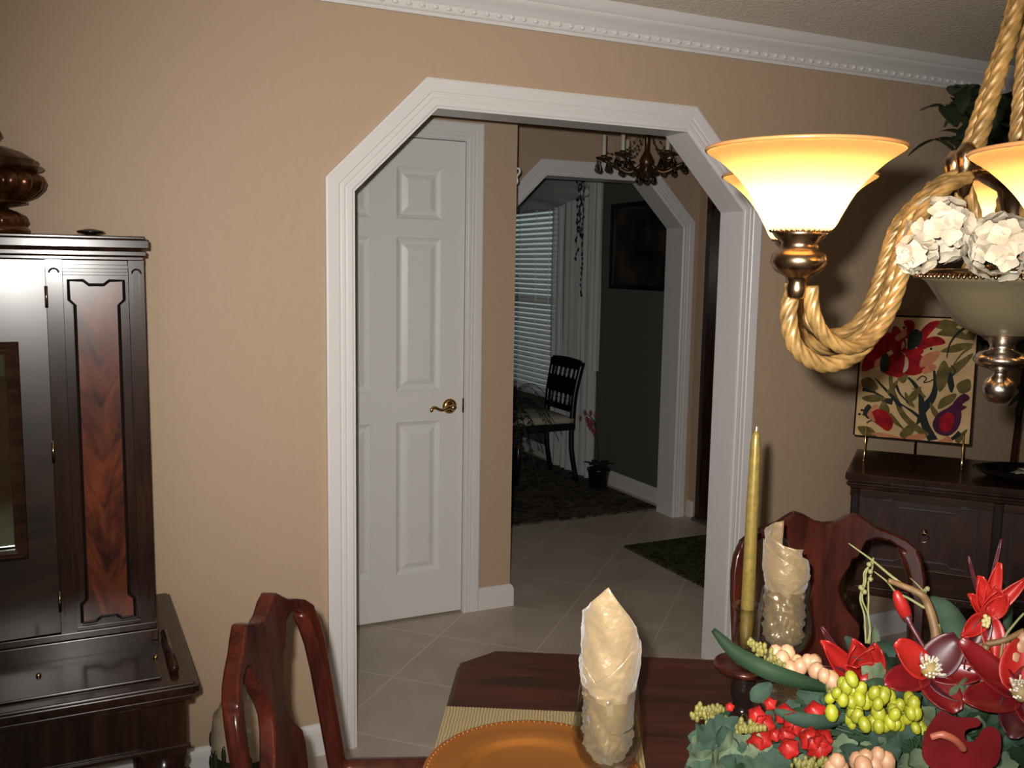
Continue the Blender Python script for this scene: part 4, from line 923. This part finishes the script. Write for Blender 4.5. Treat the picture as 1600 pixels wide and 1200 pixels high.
# ------------------------------------------------------------------ dining chandelier
HC = at(1575, 430, 1.075); HC = Vector((HC.x, HC.y, 0))
lat = Vector((_r.x, _r.y, 0)).normalized(); fwd = Vector((_fw.x, _fw.y, 0)).normalized()
ang0 = math.atan2(lat.y, lat.x)
dc = thing('dining_chandelier', 'gold rope-twist chandelier with amber glass shades above the dining table', 'chandelier', (HC.x, HC.y, 1.375))
R_A = .276
arms = [196, 132, 65, 5, 311, 255]
Z0 = 1.375
for i, deg in enumerate(arms):
    a = math.radians(deg)+ang0; dx, dy = math.cos(a), math.sin(a); tx, ty = -dy, dx
    sag = .022 if i == 5 else 0
    def rp(r_, z, s_=0): return Vector((dx*r_+tx*s_, dy*r_+ty*s_, z-Z0-sag*max(0, min(1, (r_-.12)/.1))))
    prof = [(.276, 1.512), (.280, 1.478), (.268, 1.443), (.232, 1.424), (.190, 1.437), (.160, 1.480), (.146, 1.530), (.132, 1.582), (.105, 1.618), (.070, 1.636)]
    m = MB(); m.tube(cr([rp(r_, z, -.007) for r_, z in prof], 12), .0088, 30, lobes=6, amp=.10, twist=62)
    arm = m.build('arm', gold_rope, dc, smooth=True)
    prof2 = [(.264, 1.510), (.259, 1.482), (.242, 1.456), (.212, 1.444), (.182, 1.456), (.161, 1.488), (.148, 1.530), (.133, 1.582), (.105, 1.616), (.070, 1.634)]
    m = MB(); m.tube(cr([rp(r_, z, .007) for r_, z in prof2], 12), .0076, 30, lobes=6, amp=.10, twist=62); m.build('second_rope', gold_rope, arm, smooth=True)
    m = MB(); c0 = rp(R_A, 1.508)
    m.lathe([(.006, -.012), (.010, -.010), (.0115, 0), (.010, .006), (.013, .012), (.024, .018), (.0295, .027), (.0275, .036), (.020, .040), (.019, .048), (.026, .054), (.030, .060), (.0, .060)], c0, 32); cup = m.build('cup', bronze, arm, smooth=True)
    m = MB()
    for k in range(34): b_ = k*2*PI/34; m.ball(c0+Vector((.0305*math.cos(b_), .0305*math.sin(b_), .0605)), .0021, seg=6)
    m.build('bead_ring', bronze, cup, smooth=True)
    sp0 = [(.030, .060), (.036, .066), (.043, .080), (.053, .098), (.066, .115), (.083, .131), (.099, .142), (.1015, .145)]
    inner = [(r_-.0028, z+.0012) for r_, z in sp0[::-1]]
    m = MB(); m.lathe(cr([(r_, 0, z) for r_, z in sp0], 4) and [(p_.x, p_.z) for p_ in cr([(r_, 0, z) for r_, z in sp0], 4)], c0, 48)
    m.build('shade', shade_m, arm, smooth=True)
    m = MB(); m.tube([c0+Vector((.1012*math.cos(k*PI/24), .1012*math.sin(k*PI/24), .1452)) for k in range(49)], .0020, 8); m.build('shade_rim', plain('amber_rim', (.30, .13, .045), .25), arm, smooth=True)
    m = MB(); m.lathe([(.010, .060), (.010, .072), (0, .072)], c0, 12); m.lathe([(.008, .072), (.016, .083), (.0175, .093), (.012, .104), (0, .110)], c0, 16)
    em = MATS.get('lit_bulb')
    if not em:
        em, nt_, b_ = nodes_of('lit_bulb'); setin(b_, Base_Color=(1, .9, .7, 1), Emission_Color=(1, .78, .46, 1), Emission_Strength=40); MATS['lit_bulb'] = em
    m.build('bulb', em, arm, smooth=True)
    # rod rising from the joint
    m = MB(); m.tube(cr([rp(.070, 1.645), rp(.058, 1.665), rp(.036, 1.745), rp(.016, 1.83), rp(.012, 1.95)], 8), .0088, 30, lobes=6, amp=.10, twist=62); m.build('rope_rod', gold_rope, dc, smooth=True)
    m = MB(); jr = lambda s_: rp(.070-.0*s_, 1.640)
    m.lathe([(0, -.030), (.006, -.026), (.009, -.012), (.012, -.006), (.009, 0), (.011, .010), (.013, .018), (.010, .024), (.006, .030), (0, .032)], rp(.070, 1.640), 18); m.build('joint', bronze, dc, smooth=True)
    p0_ = rp(.070, 1.630); m = MB(); m.tube(cr([p0_, rp(.048, 1.585), rp(.044, 1.545), rp(.050, 1.52)], 5), .006, 24, lobes=6, amp=.10, twist=62); m.build('inner_scroll', gold_rope, dc, smooth=True)
for i in (0, 1, 2, 5, 3, 4):
    a = math.radians(arms[i])+ang0
    lp = light('shade_lamp', 'POINT', (HC.x+math.cos(a)*R_A, HC.y+math.sin(a)*R_A, 1.508+.100-(.022 if i == 5 else 0)), 6.0, (1.0, .80, .52), shadow_soft_size=.014)
m = MB(); m.lathe([(0, 1.94-Z0), (.018, 1.945-Z0), (.026, 1.96-Z0), (.018, 1.985-Z0), (.010, 2.0-Z0), (.006, 2.02-Z0), (.006, 2.33-Z0), (.012, 2.335-Z0), (.060, 2.345-Z0), (.068, 2.3715-Z0), (0, 2.3715-Z0)], seg=28); m.build('canopy', bronze, dc, smooth=True)
m = MB(); m.lathe([(0, 1.445-Z0), (.010, 1.45-Z0), (.008, 1.50-Z0), (.014, 1.54-Z0), (.008, 1.58-Z0), (.018, 1.62-Z0), (.040, 1.634-Z0), (.066, 1.638-Z0), (.066, 1.642-Z0), (.02, 1.66-Z0), (.0, 1.68-Z0)], seg=28); m.build('hub', bronze, dc, smooth=True)
m = MB(); m.lathe([(.030, 1.457-Z0), (.048, 1.466-Z0), (.063, 1.482-Z0), (.076, 1.502-Z0), (.087, 1.517-Z0), (.095, 1.522-Z0), (.093, 1.523-Z0), (.084, 1.519-Z0), (.060, 1.487-Z0), (.03, 1.464-Z0), (0, 1.462-Z0)], seg=56); bwl = m.build('glass_bowl', cream_fr, dc, smooth=True)
m = MB(); m.lathe([(.093, 1.522-Z0), (.101, 1.526-Z0), (.103, 1.530-Z0), (.098, 1.532-Z0), (.092, 1.529-Z0)], seg=56); 
for k in range(96): b_ = k*2*PI/96; m.ball((.0985*math.cos(b_), .0985*math.sin(b_), 1.5225-Z0), .0024, seg=6)
m.build('bowl_rim', bronze, bwl, smooth=True)
m = MB(); m.lathe([(0, 1.376-Z0), (.010, 1.378-Z0), (.017, 1.386-Z0), (.019, 1.394-Z0), (.016, 1.403-Z0), (.009, 1.409-Z0), (.007, 1.413-Z0), (.012, 1.416-Z0), (.024, 1.420-Z0), (.030, 1.426-Z0), (.030, 1.430-Z0), (.024, 1.436-Z0), (.014, 1.439-Z0), (.013, 1.444-Z0), (.016, 1.450-Z0), (.024, 1.455-Z0), (.034, 1.459-Z0), (0, 1.461-Z0)], seg=36); m.build('finial', pewter, dc, smooth=True)
# white silk hydrangeas tucked into the bowl
def petal_cluster(name, c, r_, n, label, sd):
    random.seed(sd); m = MB()
    for q in range(n):
        d_ = Vector((random.gauss(0, 1), random.gauss(0, 1), random.gauss(.15, .8))).normalized(); p_ = d_*r_*random.uniform(.75, 1)
        a1 = d_.orthogonal().normalized(); a2 = d_.cross(a1)
        for k in range(4):
            t = k*PI/2+q; leaf(m, p_, a1*math.cos(t)+a2*math.sin(t)+d_*.35, .0125, .0135, 0, .2, n=3, up=d_, pw=.6)
    o = m.build(name, silk_w, smooth=True); o.location = c; tag(o, label, 'flower', 'silk flowers in the chandelier bowl'); return o
def onr(px, py, d): return at(px, py, d)
petal_cluster('silk_hydrangea', onr(1470, 362, 1.02), .035, 70, 'white silk hydrangea head at the left of the chandelier bowl', 1)
petal_cluster('silk_hydrangea', onr(1432, 397, 1.00), .016, 20, 'small white silk floret hanging lowest over the bowl rim beside the gold arm', 2)
petal_cluster('silk_hydrangea', onr(1565, 385, .985), .033, 62, 'white silk hydrangea head below the right amber shade', 3)
m = MB(); random.seed(21)
for q in range(16):
    a = q*2*PI/16; leaf(m, (.03*math.cos(a), .03*math.sin(a), 1.535), (math.cos(a), math.sin(a), .5+.4*(q % 2)), .07, .035, .4, .2, n=5)
o = m.build('bowl_greenery', plain('olive_silk_leaf', (.075, .07, .03), .6, var=.3, vscale=30), smooth=True); o.location = (HC.x, HC.y, 0); tag(o, 'ring of olive silk leaves filling the chandelier bowl under the white flowers', 'leaves')
bpy.context.view_layer.update()

# ------------------------------------------------------------------ floral arrangement on the table
fa = thing('floral_arrangement', 'large silk arrangement of red flowers, berries and leaves on the table', 'floral arrangement', (0, 0, TZ))
FC = at(1480, 1230, 1.10); base = Vector((FC.x, FC.y, TZ)); fa.location = base
def q_(px, py, d): return at(px, py, d)-base
Rv, Uv, Nv = _r.copy(), _u.copy(), -_fw
red1 = plain('dark_red_silk_petal', (.115, .004, .006), .38, var=.35, vscale=14, spec=.5)
red2 = plain('bright_red_silk_petal', (.27, .010, .007), .42, var=.2, vscale=16)
maroon = plain('maroon_petal', (.05, .006, .010), .45, var=.3, vscale=20)
sage = plain('sage_leaf', (.026, .047, .032), .7, 0, .08, var=.35, vscale=22)
deepg = plain('deep_green_blade', (.012, .026, .012), .6, 0, .12, var=.3, vscale=12)
lime = plain('lime_berry', (.24, .25, .015), .45, var=.25, vscale=35)
peach = plain('peach_berry', (.36, .20, .11), .5, var=.2, vscale=35)
seedm = plain('olive_seed_spray', (.13, .115, .022), .6, var=.3, vscale=60)
twig = plain('brown_twig', (.12, .065, .022), .6, var=.3, vscale=30)
vine = plain('yellow_green_vine', (.14, .14, .05), .6)
stam = plain('white_stamen', (.48, .44, .36), .6)
coral = plain('coral_spadix', (.30, .08, .045), .45)
m = MB(); m.lathe([(0, 0), (.09, 0), (.10, .01), (.125, .06), (.14, .10), (.135, .10), (.12, .06), (0, .05)], seg=40); m.build('container', walnut, fa, smooth=True)
def petal(mb, base_, dirv, nrm, L, W_, cup=.25, curl=.2, mi=0, n=7, na=4, tip=.5):
    d_ = Vector(dirv).normalized(); nn = (Vector(nrm)-d_*d_.dot(Vector(nrm))).normalized(); s_ = d_.cross(nn)
    rows = []
    for k in range(n+1):
        t = k/n; wv = W_*.5*(math.sin(PI*min(1, t**.8*.93+.035))**tip)
        row = []
        for j in range(-na, na+1):
            q = j/na; row.append(Vector(base_)+d_*L*t+s_*wv*q+nn*(cup*W_*q*q*.5+curl*L*(t*t-.3*t)))
        rows.append(row)
    mb.grid(rows, mi=mi)
def magnolia(px, py, d, R_, petals, name='magnolia'):
    c = q_(px, py, d); up = (Nv*.75+Uv*.66).normalized(); m = MB()
    a1 = up.orthogonal().normalized(); e1 = (Rv-up*Rv.dot(up)).normalized(); e2 = up.cross(e1)
    for deg, L, W_, mi, lift in petals:
        t = math.radians(deg); dv = e1*math.cos(t)+e2*math.sin(t)+up*lift
        petal(m, c, dv, up, L*R_, W_*R_, .35, .12, mi)
    fl_ = m.build(name, [red1, red2, maroon], fa, smooth=True, solid=.0012)
    m = MB(); random.seed(int(px))
    for k in range(46):
        t = random.uniform(0, 2*PI); sp_ = random.uniform(.2, 1); dv = (e1*math.cos(t)*sp_+e2*math.sin(t)*sp_+up*1.0).normalized(); L = R_*random.uniform(.26, .42)
        m.tube([c+up*.003, c+dv*L*.6, c+dv*L+up*.002], [.0009, .0007, .0013], 5)
    m.build('stamens', stam, fl_)
    m = MB(); m.ball(c+up*.010, .010, seg=10); m.build('flower_eye', plain('ochre_eye', (.22, .16, .05), .6), fl_, smooth=True)
    return fl_
magnolia(1448, 1052, 1.02, .052, [(200, 1.15, .62, 0, .15), (150, .95, .75, 1, .45), (40, 1.0, .75, 2, .4), (350, 1.05, .55, 0, .2), (285, .95, .8, 0, .05), (320, .95, .7, 2, .0)])
magnolia(1590, 1088, .98, .058, [(190, 1.2, .6, 0, .15), (140, 1.35, .6, 0, .25), (75, 1.0, .8, 1, .35), (20, 1.1, .8, 0, .2), (300, 1.0, .8, 0, .0), (240, .9, .6, 2, .0)])
def heart(px, py, d, R_, tilt=0, name='anthurium'):
    c = q_(px, py, d); up = (Nv*.8+Uv*.55).normalized(); e1 = (Rv-up*Rv.dot(up)).normalized(); e2 = up.cross(e1)
    e1, e2 = e1*math.cos(tilt)+e2*math.sin(tilt), -e1*math.sin(tilt)+e2*math.cos(tilt)
    m = MB(); rows = []
    for k in range(9):
        s_ = k/8; row = []
        for j in range(49):
            t = 2*PI*j/48; r_ = R_*(1-.28*math.exp(-((t-PI/2)/.35)**2)+.10*math.exp(-((t-3*PI/2)/.4)**2)+.13*math.exp(-((t-PI/2-.75)/.4)**2)+.13*math.exp(-((t-PI/2+.75)/.4)**2))
            row.append(c+e1*(s_*r_*math.cos(t))+e2*(s_*r_*math.sin(t))+up*(.25*R_*s_*s_*(1+.4*math.sin(3*t))))
        rows.append(row)
    m.grid(rows); o = m.build(name, red1, fa, smooth=True)
    m = MB(); m.tube(cr([c+e1*.004+e2*R_*.15+up*.004, c-e1*R_*.25+e2*R_*.32+up*.014, c-e1*R_*.7+e2*R_*.38+up*.014], 6), [.0045]*10+[.0032]*3, 10); m.build('spadix', coral, o, smooth=True)
oc_ = [(1215, 790), (1290, 822), (1385, 828), (1392, 862), (1335, 878), (1322, 905), (1335, 935), (1375, 930), (1405, 885), (1450, 866), (1490, 905), (1486, 1000), (1460, 1050), (1380, 1075), (1250, 1080), (1170, 1060), (1128, 1000), (1140, 900), (1180, 830)]
m = MB(); oc3 = cr([q_(1062+x/2.974, 844+y/2.974, .925) for x, y in oc_+oc_[:1]], 3)[:-1]
m.face(oc3); ant = m.build('anthurium', red1, fa, solid=.0015)
m = MB(); m.tube(cr([q_(1455, 1152, .912), q_(1472, 1148, .908), q_(1492, 1156, .910), q_(1506, 1171, .918)], 6), [.0032]*6+[.0038]*13, 10); m.build('spadix', coral, ant, smooth=True)
def upright(px, py, d, s_, specs, name, mats, extra=None):
    c = q_(px, py, d); m = MB()
    for du, dv_, dn, L, W_, mi in specs: petal(m, c, Rv*du+Uv*dv_+Nv*dn, Nv+Uv*.3, L*s_, W_*s_, .8, .12, mi, tip=.7)
    o = m.build(name, mats, fa, smooth=True, solid=.0012); return o, c
upright(1338, 1068, 1.10, .1, [(-.9, 1, .2, .75, .26, 0), (-.25, 1, .35, .68, .36, 0), (.25, 1, .3, .60, .40, 0), (-.6, .7, .6, .5, .34, 0), (.65, .75, .3, .42, .34, 0), (.1, .8, .8, .42, .38, 0), (-1.1, .5, .2, .55, .18, 1), (-1.0, 1.5, 0, .82, .10, 1)], 'tulip', [red2, maroon])
o_, c_ = upright(1540, 962, 1.02, .1, [(.15, 1.2, .1, .62, .17, 0), (-.30, 1, .1, .48, .20, 0), (.75, .9, .2, .58, .16, 0), (.0, 1, .45, .42, .26, 0), (.35, .8, .4, .36, .22, 0), (.05, -1, .25, .46, .26, 0), (-.75, -.45, .2, .40, .20, 0), (-.75, .8, .1, .34, .16, 0), (1.0, 1.0, 0, .66, .06, 1), (.20, 1.3, 0, .86, .05, 1), (-.45, 1.3, 0, .70, .05, 1), (-.5, -1.1, .0, .62, .22, 1)], 'heliconia', [red2, maroon])
m = MB()
for k in range(9): m.ball(q_(1541+random.uniform(-4, 4), 970+random.uniform(-9, 9), .985), .0026, seg=8)
m.build('floret_cluster', plain('pale_floret', (.36, .31, .13), .6), o_, smooth=True)
m = MB(); m.ball(q_(1410, 948, 1.08), .010, sx=.8, sy=.8, sz=2.2, seg=14, rot=Matrix.Rotation(.45, 3, (Nv.x, Nv.y, Nv.z))); bd = m.build('flower_bud', red2, fa, smooth=True)
m = MB(); m.tube(cr([q_(1416, 962, 1.08), q_(1428, 985, 1.07), q_(1455, 1030, 1.06)], 6), [.0055]*3+[.003]*10, 8); m.build('bud_stem', maroon, bd, smooth=True)
def strand(name, mat, pts, r0, r1, par=fa):
    P_ = cr([q_(*p_) for p_ in pts], 8); n = len(P_); m = MB(); m.tube(P_, [r0+(r1-r0)*k/(n-1) for k in range(n)], 8); return m.build(name, mat, par, smooth=True)
strand('branch', twig, [(1462, 1040, 1.05), (1462, 990, 1.05), (1450, 945, 1.06), (1438, 928, 1.06), (1412, 916, 1.07), (1388, 907, 1.07)], .0062, .0030)
strand('branch', vine, [(1430, 928, 1.07), (1395, 902, 1.08), (1362, 875, 1.10), (1326, 849, 1.12)], .0022, .0008)
strand('branch', vine, [(1445, 950, 1.06), (1420, 935, 1.07), (1400, 925, 1.08), (1385, 908, 1.08), (1366, 893, 1.09)], .0018, .0008)
strand('branch', twig, [(1600, 985, 1.0), (1570, 1000, 1.0), (1535, 1008, 1.01), (1508, 1020, 1.02), (1496, 1070, 1.02)], .0030, .0042)
strand('branch', twig, [(1541, 1008, 1.0), (1536, 1030, 1.0), (1538, 1075, 1.0)], .0040, .0045)
strand('branch', vine, [(1600, 958, 1.0), (1585, 975, 1.0), (1568, 1000, 1.0), (1562, 1040, 1.0)], .0012, .0014)
strand('branch', vine, [(1444, 925, 1.06), (1432, 912, 1.06), (1422, 903, 1.07)], .0012, .0005)
strand('branch', vine, [(1467, 975, 1.05), (1472, 1000, 1.05), (1480, 1020, 1.05)], .0012, .0009)
for dx_, tw in ((0, 0), (7, 1.5), (13, 3.2)):
    strand('curly_vine', vine, [(1353+dx_*.4, 1005, 1.08), (1352+dx_*.6+3*math.sin(tw), 985, 1.08), (1347+dx_+4*math.sin(tw+1), 960, 1.09), (1344+dx_-4*math.sin(tw), 935, 1.09), (1346+dx_*1.1+4*math.sin(tw+2), 910, 1.10), (1350+dx_*.9-3*math.sin(tw), 895, 1.10), (1358+dx_*.5, 884-dx_, 1.10)], .0013, .0010)
m = MB(); random.seed(31)
for px, py in ((1347, 920), (1351, 925), (1358, 882), (1360, 893), (1444, 924), (1449, 920), (1360, 905), (1345, 918)): m.ball(q_(px, py, 1.08), .0032, seg=8)
m.build('vine_buds', vine, fa, smooth=True)
# blades and long leaves
def blade(pts, W_, name='blade_leaf', mat=deepg):
    P_ = cr([q_(*p_[:3]) for p_ in pts], 8); n = len(P_); rows = []
    for i, p_ in enumerate(P_):
        t = (P_[min(i+1, n-1)]-P_[max(i-1, 0)]).normalized(); s_ = t.cross(Nv).normalized(); wv = W_*.5*math.sin(PI*min(1, .04+.92*i/(n-1)))**.6
        rows.append([p_-s_*wv, p_+Nv*.1*wv, p_+s_*wv])
    m = MB(); m.grid(rows); return m.build(name, mat, fa, angle=60, solid=.0008)
blade([(1114, 984, 1.06), (1150, 1020, 1.04), (1200, 1048, 1.02), (1250, 1064, 1.02), (1300, 1078, 1.03)], .019)
blade([(1452, 934, 1.10), (1480, 960, 1.08), (1500, 1000, 1.06), (1502, 1050, 1.05)], .030, mat=sage)
blade([(1500, 1120, 1.02), (1545, 1110, 1.01), (1580, 1150, 1.0), (1610, 1200, 1.0)], .045)
blade([(1440, 1090, 1.0), (1400, 1085, 1.0), (1370, 1072, 1.02), (1345, 1080, 1.02)], .020)
blade([(1330, 1120, 1.0), (1290, 1128, .99), (1250, 1124, .99), (1210, 1110, 1.0)], .016, mat=sage)
blade([(1560, 900, 1.12), (1575, 960, 1.10), (1560, 1040, 1.06)], .012, mat=sage)
# sage ivy and eucalyptus leaves
random.seed(77)
spots = []
for k in range(330):
    px = random.uniform(1095, 1600); lim = 1150-.26*(px-1100) if px < 1300 else 1085
    if 1100 <= px <= 1300: lim = max(1080, lim)
    py = random.uniform(lim, 1215)
    if px < 1150 and py < 1110: continue
    if 1160 < px < 1255 and py < 1104: continue
    d = (1.075 if px < 1310 else 1.05)+random.uniform(-.04, .04)-.05*(py-1080)/120
    if px > 1430 and py > 1110: d = max(d, .965)
    spots.append((px, py, d))
spots = [(1185, 1085, 1.05), (1390, 1040, 1.08), (1370, 1060, 1.06), (1340, 1020, 1.09), (1395, 1070, 1.04), (1530, 1070, 1.03), (1545, 1090, 1.0), (1505, 1085, 1.0), (1105, 1150, 1.05), (1112, 1175, 1.04), (1140, 1180, 1.03), (1120, 1120, 1.06), (1365, 1005, 1.10), (1270, 1085, 1.05), (1575, 1060, 1.02), (1380, 1010, 1.1)]+spots
varieg = plain('variegated_ivy_leaf', (.075, .100, .058), .7, 0, .08, var=.5, vscale=45)
fill = MB()
for k, (px, py, d) in enumerate(spots):
    c = q_(px, py, d); t = random.uniform(0, 2*PI); up = (Nv*.7+Uv*.5+Rv*random.uniform(-.5, .5)+Uv*random.uniform(-.4, .4)).normalized()
    m = MB() if k < 98 else fill; dv = Rv*math.cos(t)+Uv*math.sin(t)*.8+Nv*random.uniform(-.3, .3)
    mi = 0 if k < 98 else (0, 0, 1, 2, 0)[k % 5]
    if k % 3 == 0: petal(m, c-dv*.012, dv, up, random.uniform(.022, .034), random.uniform(.015, .022), .3, .18, mi, n=6, na=3, tip=.7)
    else:
        e1 = dv.normalized(); nn = (up-e1*up.dot(e1)).normalized(); e2 = nn.cross(e1); R_ = random.uniform(.010, .0155)
        rows = []
        for s_ in (.05, .55, 1):
            rows.append([c+e1*R_*s_*math.cos(a)*(1+.45*abs(math.cos(2.5*a))**2)+e2*R_*s_*math.sin(a)*(1+.45*abs(math.cos(2.5*a))**2)+nn*(.25*R_*s_*s_*math.cos(2*a+k)+.12*R_*math.cos(5*a)*s_) for a in [2*PI*j/20 for j in range(20)]])
        m.grid(rows, closed_u=True, mi=mi); m.face([p_ for p_ in rows[0]], mi)
    if k < 98: m.build('leaf', (sage, deepg, varieg, sage, sage)[k % 5], fa, smooth=True)
tag(fill.build('leaf_filling', [sage, deepg, varieg], fa, smooth=True), kind='stuff')
# berries
def berries(name, mat, cs_, r0, r1, sz=1.2, sd=1):
    random.seed(sd); m = MB()
    for px, py, d in cs_: m.ball(q_(px, py, d), random.uniform(r0, r1), sz=sz, seg=10, rot=Matrix.Rotation(random.uniform(-.6, .6), 3, 'X'))
    return m.build(name, mat, fa, smooth=True)
random.seed(55)
lime_sp = []
for cx0_, cy0_, n_, sx_, sy_ in ((1325, 1072, 7, 22, 12), (1320, 1100, 9, 26, 16), (1368, 1095, 16, 30, 18), (1390, 1120, 14, 28, 20), (1420, 1108, 10, 18, 18), (1342, 1122, 6, 14, 10), (1435, 1130, 5, 10, 12)):
    for k in range(n_): lime_sp.append((cx0_+random.uniform(-sx_, sx_), cy0_+random.uniform(-sy_, sy_), .985+random.uniform(-.02, .02)))
for k in range(0, len(lime_sp), 1): pass
berries('lime_berries', lime, lime_sp, .0050, .0074, sz=1.35)
for nm, lst in (('peach_berries', [(1212, 1020, 1.07), (1230, 1022, 1.07), (1250, 1042, 1.05), (1262, 1034, 1.05), (1275, 1048, 1.04), (1288, 1056, 1.03), (1245, 1034, 1.06), (1300, 1062, 1.03), (1270, 1036, 1.05), (1222, 1030, 1.06), (1236, 1044, 1.05)]),
                ('peach_berries', [(1340, 1190, .93), (1352, 1183, .93), (1372, 1180, .93), (1365, 1195, .93), (1308, 1192, .94), (1315, 1200, .94), (1385, 1190, .93), (1349, 1198, .92), (1300, 1202, .94)]),
                ('peach_berries', [(1580, 1028, 1.0), (1592, 1010, 1.0), (1574, 1015, 1.01), (1598, 1000, 1.0), (1600, 1030, 1.0), (1566, 1022, 1.01)])):
    berries(nm, peach, lst, .0075, .0100, sd=len(lst))
m = MB(); random.seed(15)
for x0, y0, x1, y1, d0, d1 in ((1080, 1118, 1190, 1138, 1.05, 1.0), (1100, 1135, 1180, 1140, 1.04, 1.0), (1172, 1005, 1225, 1042, 1.08, 1.05), (1235, 1195, 1300, 1190, .95, .95), (1290, 1070, 1320, 1085, 1.03, 1.02), (1085, 1112, 1130, 1110, 1.06, 1.05)):
    for k in range(52):
        s_ = random.random(); wv = 9*math.sin(PI*min(1, .15+.8*s_)); m.ball(q_(x0+(x1-x0)*s_+random.gauss(0, 3), y0+(y1-y0)*s_+random.gauss(0, wv*.5), d0+(d1-d0)*s_), random.uniform(.002, .0034), sz=1.6, seg=6)
m.build('seed_sprays', seedm, fa, smooth=True)
# small red blossoms at the left
for k, (px, py, d, s_) in enumerate([(1180, 1115, 1.02, 1.0), (1192, 1128, 1.02, 1.1), (1186, 1150, 1.01, 1.2), (1178, 1158, 1.01, .9), (1222, 1112, 1.01, 1.1), (1236, 1125, 1.0, 1.2), (1226, 1145, 1.0, .9), (1230, 1165, .99, 1.1), (1270, 1108, 1.0, 1.1), (1262, 1150, .98, 1.2), (1275, 1162, .98, 1.3), (1283, 1150, .98, 1.0), (1298, 1118, 1.0, .9), (1202, 1098, 1.03, .7), (1140, 1104, 1.05, .5), (1210, 1147, 1.0, .7), (1249, 1136, 1.0, 1.0)]):
    c = q_(px, py, d); m = MB(); random.seed(100+k)
    for j in range(5):
        t = j*2*PI/5+k; dv = Rv*math.cos(t)+Uv*math.sin(t)+Nv*.7; petal(m, c-Nv*.004, dv, Nv, .0145*s_, .0155*s_, .5, .15, n=5, na=3)
    m.build('small_blossom', red2, fa, smooth=True)
m = MB(); random.seed(91)
for k in range(40):
    px, py = random.uniform(1180, 1590), random.uniform(1110, 1200)
    m.tube(cr([q_(1450+random.uniform(-40, 40), 1215, 1.0), q_((px+1450)/2, 1150, .99), q_(px, py, 1.02)], 5), .0016, 5)
m.build('stems', deepg, fa, smooth=True)
